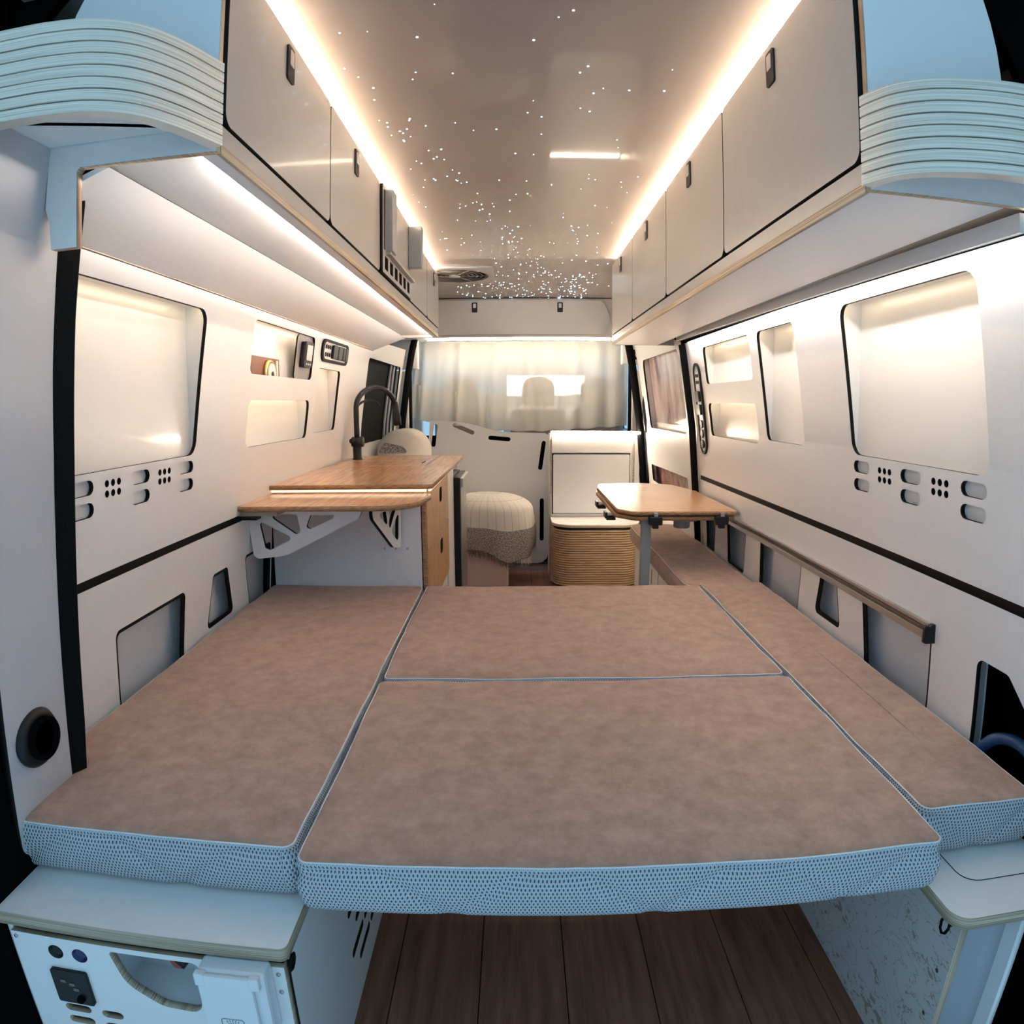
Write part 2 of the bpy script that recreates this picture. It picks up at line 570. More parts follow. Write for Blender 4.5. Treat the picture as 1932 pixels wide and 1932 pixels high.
for i in range(110):
    star(random.uniform(-.36, .44), random.uniform(1.05, 3.4), random.uniform(.0010, .0026))
for i in range(70):                                # milky-way band
    t = random.random()
    star(-.36 + .55 * t + random.gauss(0, .035), 1.35 + 2.6 * t + random.gauss(0, .05), random.uniform(.0012, .0030))
for i in range(150):
    y = 4.68 - abs(random.gauss(0, .62))
    star(random.uniform(-.40, .47), y, random.uniform(.0018, .0042))
for i in range(50):
    star(random.gauss(.32, .10), 4.1 + random.gauss(0, .3), random.uniform(.0018, .0042))
o = put('star_lights', bm1, 'star', ceil); o['kind'] = 'stuff'
o = put('cyan_star_lights', bm2, 'star_cyan', ceil); o['kind'] = 'stuff'
# roof vent
rv = thing('roof_vent', 'pale square roof vent with round grille in the starry ceiling', 'vent', (-.33, 3.8, CZ))
plate('frame', rr(-.56, 3.56, -.12, 4.02, .02), [circ(-.34, 3.79, .19, 32)], .012, lambda u, v, w: (u, v, CZ - .006 + w), ['gloss', 'bodygrey'], rv)
bm = bmesh.new()
for k in range(7):
    tube(bm, [(-.34 + (.03 + .025 * k) * math.cos(a * math.pi / 16), 3.79 + (.03 + .025 * k) * math.sin(a * math.pi / 16), CZ - .008) for a in range(32)], .003, 5, True)
put('grille', bm, 'greywarm', rv)
for k in range(6):
    a = k * math.pi / 3
    put('spoke', tube(bmesh.new(), [(-.34 + .03 * math.cos(a), 3.79 + .03 * math.sin(a), CZ - .010), (-.34 + .188 * math.cos(a), 3.79 + .188 * math.sin(a), CZ - .010)], .003, 6), 'greywarm', rv)
put('hub', lathe(bmesh.new(), [(.0, -.016), (.035, -.014), (.035, 0)], (-.34, 3.79, CZ), 20), 'gloss', rv)
put('recess', lathe(bmesh.new(), [(.19, -.002), (.001, -.002)], (-.34, 3.79, CZ), 24), 'gloss', rv)

TW = .010
CUTS = [.73, .87, 1.11, 1.2, 1.3, 1.4, 1.465]


def niche(side, y0, z0, y1, z1, parent, depth=.024, led=True, name='niche_box'):
    """open box behind the opening, light strip tucked behind its top lip"""
    e = .012
    y0 -= e; y1 += e; z0 -= e; z1 += e
    bm = bmesh.new()
    P = {}
    for a, y in enumerate((y0, y1)):
        for b, z in enumerate((z0, z1)):
            for c, d in enumerate((TW, depth + .02)):
                q = onwall(side, y, z, -d)
                if c:
                    q.x = side * (wx((z0 + z1) / 2) + d) + .009
                P[a, b, c] = bm.verts.new(q)
    for f in (((0, 0, 1), (1, 0, 1), (1, 1, 1), (0, 1, 1)), ((0, 0, 0), (1, 0, 0), (1, 0, 1), (0, 0, 1)), ((0, 1, 0), (1, 1, 0), (1, 1, 1), (0, 1, 1)),
              ((0, 0, 0), (0, 1, 0), (0, 1, 1), (0, 0, 1)), ((1, 0, 0), (1, 1, 0), (1, 1, 1), (1, 0, 1))):
        bm.faces.new([P[k] for k in f])
    nb = put(name, bm, 'niche', parent)
    if led:
        x = onwall(side, 0, z1, -TW - .008).x
        bm = bmesh.new()
        addbox(bm, min(x, x + side * .008), max(x, x + side * .008), y0 + .015, y1 - .015, z1 - .006, z1 - .002)
        put('led_strip', bm, 'led_niche', nb)
    return nb


def slots_and_dots(dy):
    h = []
    for yc in (1.13, 1.35, 1.57):
        for zc in (1.066, 1.021):
            h.append(stadium(yc - .025 + dy, zc, yc + .025 + dy, zc, .030))
    for yc in (1.24, 1.46):
        for a in (-.0225, 0, .0225):
            for b in (0, -.0215):
                h.append(circ(yc + a + dy, 1.067 + b, .0078, 12))
    return h


def backing(side, dy, parent):
    for yc in (1.13, 1.35, 1.57):
        plate('slot_backing', rr(yc - .055 + dy, .998, yc + .055 + dy, 1.086, .004), [], .003, wallmap(side, .003, TW + .002), ['laminate', 'laminate'], parent)
    for yc in (1.24, 1.46):
        plate('hole_backing', rr(yc - .045 + dy, 1.03, yc + .045 + dy, 1.083, .004), [], .003, wallmap(side, .003, TW + .002), ['void', 'void'], parent)


def inset(pts, d):
    out = []
    k = len(pts)
    A = sum(pts[i][0] * pts[(i + 1) % k][1] - pts[(i + 1) % k][0] * pts[i][1] for i in range(k))
    sg = 1 if A > 0 else -1
    for i in range(k):
        p = Vector(pts[i]); e1 = (p - Vector(pts[i - 1])).normalized(); e2 = (Vector(pts[(i + 1) % k]) - p).normalized()
        n1 = Vector((-e1.y, e1.x)) * sg; n2 = Vector((-e2.y, e2.x)) * sg
        b = (n1 + n2)
        out.append(tuple(p + b * (d / (1 + n1.dot(n2)))))
    return out


LOWRAW = {}


def gaskets(side, parent):
    for raw, r in LOWRAW[side]:
        plate('black_gasket', rpoly(inset(raw, .0004), r), [rpoly(inset(raw, .010), r * .8)], .006, wallmap(side, .006, .003), ['core', 'core'], parent, cuts=[.58, .73])


def lowercuts(side):
    if side < 0:
        raw = [([(1.275, .40), (1.575, .40), (1.606, .740), (1.272, .740)], .018),
               ([(1.735, .585), (1.925, .585), (1.878, .740), (1.778, .740)], .016),
               ([(2.10, .40), (2.25, .40), (2.25, .742), (2.012, .742)], .016)]
        LOWRAW[side] = raw
    else:
        raw = [([(1.255, .40), (1.53, .40), (1.565, .742), (1.248, .742)], .018),
               ([(1.69, .600), (1.86, .600), (1.808, .745), (1.712, .745)], .016),
               ([(2.03, .40), (2.37, .40), (2.318, .742), (1.948, .742)], .018),
               ([(2.53, .545), (2.735, .545), (2.72, .728), (2.478, .728)], .018),
               ([(2.935, .545), (3.06, .545), (3.045, .70), (2.89, .70)], .014)]
        LOWRAW[side] = raw
        raw = raw + [([(.86, .40), (1.095, .40), (1.092, .745), (1.0, .745), (.95, .70), (.86, .64)], .02)]
    return [rpoly(p, r) for p, r in raw]


# ---- left wall
lh = [rr(1.02, 1.095, 1.665, 1.468, .035), rr(1.985, 1.318, 2.61, 1.483, .022), rr(2.0, 1.090, 2.62, 1.238, .028), rr(2.70, 1.105, 3.04, 1.371, .024)] + slots_and_dots(.042)
wl = struct(plate('wall_left', [(.985, .882), (3.16, .882), (3.16, 1.512), (.985, 1.512)], lh, TW, wallmap(-1, TW), ['laminate', 'core'], cuts=CUTS[2:]), 'white laminate left wall panel with lit niches and routed slots')
plate('lower_panel', [(.985, 0.05), (2.262, .05), (2.262, .862), (.985, .862)], lowercuts(-1), TW, wallmap(-1, TW), ['laminate', 'core'], wl, cuts=[.3, .58, .73])
plate('joint_strip', [(.985, .858), (2.262, .858), (2.262, .886), (.985, .886)], [], .004, wallmap(-1, .004, .004), ['core', 'core'], wl)
niche(-1, 1.02, 1.095, 1.665, 1.468, wl)
niche(-1, 1.985, 1.318, 2.61, 1.483, wl)
niche(-1, 2.0, 1.090, 2.62, 1.238, wl)
niche(-1, 2.70, 1.105, 3.04, 1.371, wl)
backing(-1, .042, wl)
gaskets(-1, wl)
plate('body_skin', [(.95, 0), (2.30, 0), (2.30, .86), (.95, .86)], [], .004, wallmap(-1, .004, .045), ['skin', 'skin'], wl, cuts=[.3, .58, .73])
# sloping panel under the left overhead cabinets
bm = bmesh.new()
for (xa, za) in ((0, 0),):
    a = [(-.600, 1.578), (-.785, 1.513), (-.785, 1.525), (-.62, 1.5795)]
    v0 = [bm.verts.new((x, .926, z)) for x, z in a]; v1 = [bm.verts.new((x, 4.30 if False else 3.66, z)) for x, z in a]
    for j in range(4):
        bm.faces.new((v0[j], v0[(j + 1) % 4], v1[(j + 1) % 4], v1[j]))
    bm.faces.new(v0); bm.faces.new(v1)
put('sloping_panel', bm, 'laminate', wl)
box('ply_edge_strip', -.797, -.778, .99, 3.66, 1.513, 1.530, 'plyedge', wl)

# ---- right wall
rh = [rr(1.085, 1.095, 1.618, 1.467, .035), rr(1.91, 1.097, 2.22, 1.462, .024), rr(2.30, 1.304, 2.882, 1.462, .022), rr(2.30, 1.08, 2.895, 1.221, .026)] + slots_and_dots(0)
wr = struct(plate('wall_right', [(.88, .882), (3.12, .882), (3.12, 1.506), (.88, 1.506)], rh, TW, wallmap(1, TW), ['laminate', 'core'], cuts=CUTS[2:]), 'white laminate right wall panel with lit niches and routed slots')
plate('lower_panel', [(.84, .05), (3.12, .05), (3.12, .862), (.84, .862)], lowercuts(1), TW, wallmap(1, TW), ['laminate', 'core'], wr, cuts=[.3, .58, .73])
plate('joint_strip', [(.84, .858), (3.12, .858), (3.12, .886), (.84, .886)], [], .004, wallmap(1, .004, .004), ['core', 'core'], wr)
niche(1, 1.085, 1.095, 1.618, 1.467, wr)
niche(1, 1.91, 1.097, 2.22, 1.462, wr)
niche(1, 2.30, 1.304, 2.882, 1.462, wr)
niche(1, 2.30, 1.08, 2.895, 1.221, wr)
backing(1, 0, wr)
gaskets(1, wr)
plate('body_skin', [(1.12, 0), (3.2, 0), (3.2, .86), (1.12, .86)], [], .004, wallmap(1, .004, .045), ['skin', 'skin'], wr, cuts=[.3, .58, .73])
plate('dark_recess', [(.80, 0), (1.115, 0), (1.115, .86), (.80, .86)], [], .004, wallmap(1, .004, .09), ['void', 'void'], wr)
# cove strip with light along the top of the right wall
def slopebox(name, x0, x1, y0, y1, za, zb, h, mt, parent):
    bm = bmesh.new()
    v = [[bm.verts.new((x, y, z)) for x, z in ((x0, zq), (x1, zq), (x1, zq + h), (x0, zq + h))] for y, zq in ((y0, za), (y1, zb))]
    for j in range(4):
        bm.faces.new((v[0][j], v[0][(j + 1) % 4], v[1][(j + 1) % 4], v[1][j]))
    bm.faces.new(v[0]); bm.faces.new(v[1])
    return put(name, bm, mt, parent)


slopebox('cove_strip', .744, .754, .892, 3.10, 1.480, 1.508, .030, 'laminate', wr)
slopebox('cove_line', .7545, .758, .892, 3.10, 1.478, 1.506, .020, 'core', wr)
box('cove_top', .69, .82, .892, 3.10, 1.540, 1.546, 'core', wr)
slopebox('led_strip', .764, .772, .90, 3.08, 1.492, 1.520, .006, 'led_wall', wr)

# ---- rear pillar on the left: pale trim board with a black rubber seal
PL = [(.50, -.800), (.566, -.794), (.8, -.769), (1.028, -.745), (1.148, -.734), (1.281, -.725), (1.468, -.709), (1.60, -.692)]


def xin(tab, z):
    if z <= tab[0][0]: return tab[0][1]
    for (a, b), (c, d) in zip(tab[:-1], tab[1:]):
        if z <= c: return b + (d - b) * (z - a) / (c - a)
    return tab[-1][1]


tp = struct(plate('trim_1', rpoly([(.80, .505), (.952, .505), (.952, 1.613), (.80, 1.613)], [.03, 0, 0, 0]), [], .012, lambda u, v, w: (xin(PL, v) - .006 + w, u, v), ['pillar', 'core'], cuts=[p[0] for p in PL[1:-1]]), 'pale grey rear pillar board on the left')
SR = [(.40, -.80), (.57, -.782), (.672, -.766), (.914, -.739), (1.055, -.724), (1.141, -.716), (1.365, -.699), (1.44, -.691), (1.60, -.672)]
bm = bmesh.new()
rows = []
for z in (.40, .57, .672, .8, .914, 1.055, 1.141, 1.25, 1.365, 1.468, 1.60):
    rows.append([bm.verts.new(q) for q in ((xin(PL, z) - .004, .953, z), (xin(SR, z), .98, z), (xin(SR, z) - .01, .995, z), (-.93, 1.0, z), (-.93, .953, z))])
for A, B in zip(rows[:-1], rows[1:]):
    for j in range(5):
        bm.faces.new((A[j], A[(j + 1) % 5], B[(j + 1) % 5], B[j]))
bm.faces.new(rows[0]); bm.faces.new(rows[-1])
put('rubber_seal', bm, 'rubber', tp)

# ---- black shell and rear opening of the van
wb = struct(box('wall_rear', -1.16, -1.06, .45, 4.6, -.05, 2.12, 'void'), 'black painted van body around the open rear')
box('side_skin', 1.06, 1.16, .45, 3.2, -.05, 2.12, 'void', wb)
box('side_skin', 1.06, 1.16, 3.2, 4.75, -.05, 2.12, 'void', wb)
box('roof_skin', -1.16, 1.16, .82, 5.2, 2.03, 2.12, 'void', wb)
box('pillar_cover', -1.06, -.80, .72, .93, -.05, 2.03, 'void', wb)
box('pillar_cover', .905, 1.06, .70, .84, -.05, .62, 'void', wb, .01)
box('pillar_cover', .80, 1.06, .60, .86, .62, 2.03, 'void', wb) if False else None
box('sill', -1.06, 1.06, .52, .655, -.05, -.008, 'void', wb)
bm = bmesh.new()
for s_ in (-1, 1):                                  # curved upper corners of the rear opening
    pts = [(s_ * .55, 2.03), (s_ * 1.06, 2.03), (s_ * 1.06, 1.45), (s_ * .86, 1.45)]
    for k in range(9):
        a = k / 8 * math.pi / 2
        pts.append((s_ * (.56 + .26 * math.cos(a)), 1.62 + .32 * math.sin(a)))
    va = [bm.verts.new((x, .945, z)) for x, z in pts]; vb = [bm.verts.new((x, .96, z)) for x, z in pts]
    bm.faces.new(va); bm.faces.new(vb)
    for j in range(len(pts)):
        bm.faces.new((va[j], va[(j + 1) % len(pts)], vb[(j + 1) % len(pts)], vb[j]))
put('corner_gusset', bm, 'void', wb)
box('roof_header', -.70, .70, .955, .985, CZ - .004, 2.03, 'void', wb)

# ---- sliding door on the right and the left side window
dr = struct(plate('door_1', rpoly([(3.235, .06), (4.42, .06), (4.42, 1.70), (3.235, 1.52)], 0), [rr(3.31, 1.065, 4.26, 1.492, .05), rpoly([(3.36, .70), (4.28, .725), (4.30, .828), (3.36, .838)], .02)], TW, wallmap(1, TW), ['laminate', 'core'], cuts=CUTS[1:] + [.3, .58]), 'white sliding door panel with pink printed window')
niche(1, 3.31, 1.065, 4.26, 1.492, dr, .045, False, 'window_reveal')
plate('printed_blind', rr(3.29, 1.05, 4.28, 1.505, .03), [], .004, wallmap(1, .004, .04), ['print', 'print'], dr, cuts=[1.11, 1.2, 1.3, 1.4, 1.465])
plate('pocket_lining', [(3.30, .66), (4.66, .66), (4.66, .88), (3.30, .88)], [], .004, wallmap(1, .004, .05), ['pocketprint', 'pocketprint'], dr)
bm = bmesh.new(); tube(bm, [onwall(1, 3.175, z, .012) for z in (.06, .58, .73, .87, 1.11, 1.3, 1.465, 1.50)], .017, 8)
put('rubber_seal', bm, 'rubber', dr, True)
bm = bmesh.new(); tube(bm, [onwall(1, 4.47, z, .03) for z in (.06, .58, .87, 1.11, 1.3, 1.465, 1.60, 1.68)], .026, 8)
put('rubber_seal', bm, 'rubber', dr, True)
plate('jamb', [(3.118, .06), (3.24, .06), (3.24, 1.506), (3.118, 1.506)], [], .006, wallmap(1, .006, .008), ['laminate', 'core'], dr, cuts=CUTS[1:])

wn = struct(plate('window_1', rpoly([(3.164, .80), (4.70, .80), (4.70, 1.60), (3.164, 1.56)], 0), [rr(3.62, 1.0, 4.62, 1.474, .03)], TW, wallmap(-1, TW, .006), ['laminate', 'core'], cuts=CUTS[2:]), 'white surround of the blacked-out left side window')
plate('blackout_pane', rr(3.60, .98, 4.64, 1.49, .02), [], .004, wallmap(-1, .004, .035), ['glassblack', 'glassblack'], wn, cuts=[1.11, 1.2, 1.3, 1.4])
for k in range(2):
    plate('guide_rail', rr(4.34 + .11 * k, 1.0, 4.37 + .11 * k, 1.474, .004), [], .012, wallmap(-1, .012, .018), ['bodygrey', 'bodygrey'], wn, cuts=[1.11, 1.3])
bm = bmesh.new(); tube(bm, [onwall(-1, 4.76, z, .03) for z in (.5, .87, 1.11, 1.3, 1.465, 1.60, 1.70)], .024, 8)
put('rubber_seal', bm, 'rubber', wn, True)

# ---- cab: body sides, windscreen frame, floor continues
cb = struct(box('wall_front', -1.0, 1.0, 6.30, 6.36, 0, .92, 'seatfabric'), 'dashboard and bare cab behind the curtain')
for s_ in (-1, 1):
    plate('cab_side', [(4.75, 0), (6.4, 0), (6.4, 2.03), (4.75, 2.03)], [rr(5.15, 1.0, 6.05, 1.6, .08)], .03, (lambda sg: lambda u, v, w: (sg * (.965 + w), u, v))(s_), ['laminate', 'core'], cb)
    box('windscreen_pillar', s_ * .93 - .05, s_ * .93 + .05, 6.22, 6.34, .92, 2.0, 'laminate', cb, .02)
box('windscreen_header', -1.0, 1.0, 5.4, 6.36, 1.66, 1.74, 'laminate', cb, .02)
box('cab_roof', -1.06, 1.06, 4.72, 6.4, 1.98, 2.03, 'laminate', cb)
# door posts beside the curtain
for s_, x0, x1 in ((-1, -.905, -.775), (1, .835, .93)):
    box('door_post', x0, x1, 4.80, 4.86, 0, 1.46, 'laminate', cb, .008)
    box('door_post_cap', min(x0, x1 - .20 if s_ < 0 else x0), x1 if s_ < 0 else x1, 4.79, 4.87, 1.46, 1.95, 'laminate', cb, .008) if False else None
box('door_post_head', -.905, -.70, 4.80, 4.86, 1.47, 1.95, 'laminate', cb, .006)
box('door_post_head', .76, .93, 4.80, 4.86, 1.50, 1.95, 'laminate', cb, .006)
box('post_edge', -.775, -.757, 4.82, 4.87, .3, 1.47, 'rubber', cb, .004)
box('post_edge', .817, .835, 4.82, 4.87, .3, 1.50, 'rubber', cb, .004)

# bright hall window far ahead of the windscreen
gw = tag(box('hall_window', -.12, .92, 9.0, 9.03, 1.02, 1.60, 'daylight'), 'bright daylit opening far ahead seen through the sheer curtain', 'window')
box('opening_frame', -.17, .97, 9.031, 9.06, .97, 1.65, 'bodygrey', gw)
box('wall_base', -.17, .97, 9.0, 9.06, -.04, 1.0195, 'bodygrey', gw)


# ------------------------------------------------------------------ overhead cabinets
def latch(parent, xf, y, z, s, axis='x'):
    """push latch: black plate with silver insert; s = facing sign"""
    def mp_(dy, dz, d):
        return (lambda u, v, w: (xf + s * (d + w), y + u, z + v)) if axis == 'x' else (lambda u, v, w: (y + u, xf + s * (d + w), z + v))
    lt = plate('latch', rr(-.019, -.034, .019, .034, .006), [], .004, mp_(0, 0, .002), ['blackplastic', 'blackplastic'], parent)
    plate('latch_insert', rr(-.010, -.004, .010, .026, .002), [], .003, mp_(0, 0, .0045), ['silver', 'silver'], lt)
    return lt


def overhead(side, xf, yb, z0, doors, latches, ya, yz, label, end_h):
    t = thing('overhead_cabinet', label, 'cabinet', (xf, ya, z0))
    s = -side                                        # faces the aisle
    xo = side * .80
    a, b = min(xf - side * -.018, xo), max(xf - side * -.018, xo)
    # carcass: bottom board, top board, back, inner front
    box('bottom_board', a if side < 0 else xf + .0, b if side > 0 else xf - .0, ya, yz, z0, z0 + .014, ['gloss'], t) if False else None
    bx = sorted((xf, side * (.62 if side < 0 else .712)))
    lip = .013 if side < 0 else 0
    box('bottom_board', bx[0], bx[1], ya, yz, z0 + lip, z0 + .014, 'laminate', t)
    if side < 0:
        box('led_strip', xf - .0090, xf - .0055, ya + .05, yz - .05, z0 + .0045, z0 + .0080, 'led_slope', t)
        box('led_channel', xf - .028, xf - .005, ya, yz, z0, z0 + .0025, 'laminate', t)
    bx = sorted((xf, xf + side * .012))
    box('bottom_edge', min(xf + side * .005, xf - side * .001), max(xf + side * .005, xf - side * .001), ya, yz, z0 - .0005, z0 + .0145, 'plyedge', t)
    box('face_rail', bx[0], bx[1], ya, yz, z0 + .0145, z0 + .044, 'gloss', t)
    bx = sorted((xf + side * .014, xf + side * .022))
    box('dark_liner', bx[0], bx[1], ya + .01, yz, z0 + .014, 1.895, 'core', t)
    bx = sorted((xf + side * .014, xo * .98))
    box('top_board', bx[0], bx[1], ya + .005, yz, 1.885, 1.897, 'gloss', t)
    bx = sorted((xf, side * .80))
    box('front_end_board', bx[0], bx[1], yz - .012, yz + .004, z0, 1.897, 'gloss', t)
    # rear end board with its plywood edge
    ends = [(xf, z0), (xf, CZ - .01)]
    n = 10
    for k in range(n + 1):
        q = k / n * math.pi / 2
        ends.append((side * (abs(xf) + .10 + end_h * math.sin(q)), 1.66 + (CZ - 1.67) * math.cos(q)))
    if side < 0:
        ends += [(-.700, 1.52), (-.693, 1.500), (-.690, 1.459), (-.6455, 1.459), (-.6455, 1.572), (-.640, z0)]
    else:
        ends += [(.705, 1.60), (.82, 1.59), (.82, z0)]
    eb = plate('rear_end_board', ends, [], .014, lambda u, v, w: (u, ya - .007 + w, v), ['laminate', 'plyv'], t)
    for (y0, y1) in doors:
        rad = [.02, .02, .012, .012]
        d = plate('door', rpoly([(y0 + .002, z0 + .048), (y1 - .002, z0 + .048), (y1 - .002, 1.905), (y0 + .002, 1.905)], rad), [], .016, lambda u, v, w: (xf - s * .004 + s * w, u, v), ['gloss', 'core'], t)
        for (ly) in latches:
            if y0 < ly < y1:
                latch(d, xf + s * .004, ly, 1.853, s)
    bx = sorted((xf + side * .036, xf + side * .042))
    box('led_strip', bx[0], bx[1], ya + .06, yz - .02, 1.926, 1.930, 'led_warm', t)
    bx = sorted((xf + side * .034, xf + side * .044))
    box('led_rail', bx[0], bx[1], ya + .06, yz - .02, 1.897, 1.9258, 'laminate', t)
    return t


oc = overhead(-1, -.42, 0, 1.578, [(.930, 1.497), (1.499, 2.062), (2.640, 3.165), (3.167, 3.64)], [1.208, 1.747, 2.866, 3.436], .925, 3.65, 'long white overhead cabinet run on the left with an air outlet unit', .17)
oc2 = overhead(1, .485, 0, 1.512, [(.893, 1.534), (1.536, 2.142), (2.144, 2.772), (2.774, 3.365)], [1.219, 1.845, 2.465, 3.078], .887, 3.38, 'long white overhead cabinet run on the right, four plain doors', .12)
# the unit between the left doors: vent squares, grey fins
ou = plate('outlet_panel', rr(2.066, 1.626, 2.636, 1.905, .008), [rr(2.10 + k * .087, 1.640, 2.155 + k * .087, 1.682, .006) for k in range(6)], .016, lambda u, v, w: (-.416 + w, u, v), ['gloss', 'core'], oc)
box('outlet_fin', -.412, -.385, 2.12, 2.19, 1.70, 1.90, 'greyplastic', ou, .004)
box('outlet_slot', -.409, -.407, 2.085, 2.105, 1.70, 1.89, 'core', ou)
box('outlet_rail', -.41, -.392, 2.12, 2.63, 1.690, 1.70, 'greywarm', ou, .002)
box('outlet_fin', -.408, -.355, 2.56, 2.60, 1.735, 1.895, 'greyplastic', ou, .004)


# rear corner shelves with bent plywood rims
def corner_shelf(label, path, z0, z1, side, back_y, xo):
    t = thing('corner_shelf', label, 'shelf', (path[0][0], path[0][1], z0))
    P = smoothpath([(x, y, 0) for x, y in path], 6)
    P = [(p.x, p.y) for p in P]
    n = 8
    h = (z1 - z0) / n
    for k in range(n):
        put('ply_layer', bentstrip(bmesh.new(), P, -.022 * side, z0 + k * h + .0011, z0 + (k + 1) * h - .0011), 'birch', t)
    put('rim_core', bentstrip(bmesh.new(), P, -.014 * side, z0 + .003, z1 - .003, -.003 * side), 'core', t)
    bm = bmesh.new()
    out = [(p[0] - side * -.004, p[1] + .010) for p in P] + [(xo, P[-1][1]), (xo, back_y - .016), (P[0][0], back_y - .016)]
    a = [bm.verts.new((x, y, z0 + .033)) for x, y in out]; b = [bm.verts.new((x, y, z0 + .046)) for x, y in out]
    bm.faces.new(a); bm.faces.new(b)
    for j in range(len(out)):
        bm.faces.new((a[j], a[(j + 1) % len(out)], b[(j + 1) % len(out)], b[j]))
    put('shelf_board', bm, 'laminate', t)
    return t


corner_shelf('left rear corner shelf with a bent layered plywood rim', [(-.428, .910), (-.434, .893), (-.455, .835), (-.483, .790), (-.522, .768), (-.570, .760), (-.62, .758), (-.80, .757)], 1.580, 1.704, -1, .925, -.80)
corner_shelf('right rear corner shelf with a bent layered plywood rim', [(.489, .872), (.493, .858), (.507, .830), (.532, .811), (.566, .799), (.614, .790), (.668, .787), (.86, .786)], 1.513, 1.640, 1, .887, .86)
# cabinet across the front above the cab
fc = thing('front_cabinet', 'white cabinet above the cab opening with two black latches', 'cabinet', (0, 4.62, 1.68))
box('body', -.80, .80, 4.64, 5.2, 1.675, 1.94, 'laminate', fc)
dd_ = plate('door', rpoly([(-.60, 1.69), (.60, 1.69), (.655, 1.80), (.60, 1.925), (-.60, 1.925)], [.02, .04, .05, .05, .02]), [], .014, lambda u, v, w: (u, 4.630 + w, v), ['laminate', 'core'], fc)
latch(dd_, 4.623, -.281, 1.877, -1, 'y')
latch(dd_, 4.623, .304, 1.877, -1, 'y')
box('led_strip', -.62, .66, 4.726, 4.734, 1.665, 1.672, 'led_front', fc)
for q in (-.5, 0, .5):
    box('led_hanger', q - .002, q + .002, 4.728, 4.732, 1.6722, 1.676, 'laminate', fc)

# ------------------------------------------------------------------ curtain
random.seed(5)
bm = bmesh.new()
nx, nz = 150, 26
V = {}
for i in range(nx + 1):
    f = i / nx
    x = -.72 + 1.545 * f
    xb = -.775 + 1.60 * f
    zb = (1.115 - .10 * math.sin(min(f / .55, 1) * math.pi / 2) + .045 * max(0, (f - .5) / .5) ** 1.5) + .004 * math.sin(f * 60)
    ph = 26 * f + 2.3 * noise.noise((f * 9, 0, 0))
    for j in range(nz + 1):
        g = j / nz
        z = 1.700 + (zb - 1.700) * g
        amp = .010 * (1 - g) + .022 * g
        ruff = .008 * math.sin(f * 420) * max(0, 1 - g * 14)
        y = 4.94 + amp * math.sin(ph * 2.2) + .008 * noise.noise((f * 14, g * 2, 3)) + ruff
        V[i, j] = bm.verts.new((x + (xb - x) * g, y, z))
for i in range(nx):
    for j in range(nz):
        bm.faces.new((V[i, j], V[i + 1, j], V[i + 1, j + 1], V[i, j + 1]))
ct = thing('curtain', 'sheer cream curtain hanging across the cab opening', 'curtain', (0, 4.94, 1.05))
put('voile_panel', bm, 'voile', ct, True)
bm = bmesh.new()
V = {}
for i in range(nx + 1):
    f = i / nx
    xb = -.775 + 1.60 * f
    zb = (1.112 - .10 * math.sin(min(f / .55, 1) * math.pi / 2) + .045 * max(0, (f - .5) / .5) ** 1.5) + .004 * math.sin(f * 60)
    ph = 26 * f + 2.3 * noise.noise((f * 9, 0, 0))
    for j in range(7):
        g = j / 6
        V[i, j] = bm.verts.new((xb, 4.948 + .022 * math.sin(ph * 2.2), zb + g * .255))
for i in range(nx):
    for j in range(6):
        bm.faces.new((V[i, j], V[i + 1, j], V[i + 1, j + 1], V[i, j + 1]))
put('double_hem', bm, 'voile', ct, True)
put('curtain_wire', tube(bmesh.new(), [(-.80, 4.94, 1.692), (.84, 4.94, 1.692)], .004, 6), 'bodygrey', ct)


# cab seats
def seat(x, w, label):
    t = thing('cab_seat', label, 'seat', (x, 5.5, 0), 'front seats behind the curtain')
    box('backrest', x - w, x + w, 5.52, 5.66, .45, 1.17, 'seatfabric', t, .06, 4)
    plate('headrest', rpoly([(x - .135, 1.20), (x + .135, 1.20), (x + .13, 1.44), (x - .13, 1.44)], [.03, .03, .10, .10], 7), [], .11, lambda u, v, w: (u, 5.60 + w, v), ['seatfabric', 'seatfabric'], t)
    box('seat_cushion', x - w, x + w, 5.55, 6.05, .30, .46, 'seatfabric', t, .05, 3)
    box('seat_base', x - w + .04, x + w - .04, 5.6, 6.0, -.006, .30, 'core', t)
    for s_ in (-.05, .05):
        put('headrest_post', tube(bmesh.new(), [(x + s_, 5.60, 1.15), (x + s_, 5.60, 1.22)], .007, 8), 'steel', t)


seat(-.46, .22, 'left beige front seat seen faintly through the curtain')
seat(.185, .23, 'middle beige front seat silhouetted against the bright opening')
seat(.68, .22, 'right beige front seat behind the curtain edge')

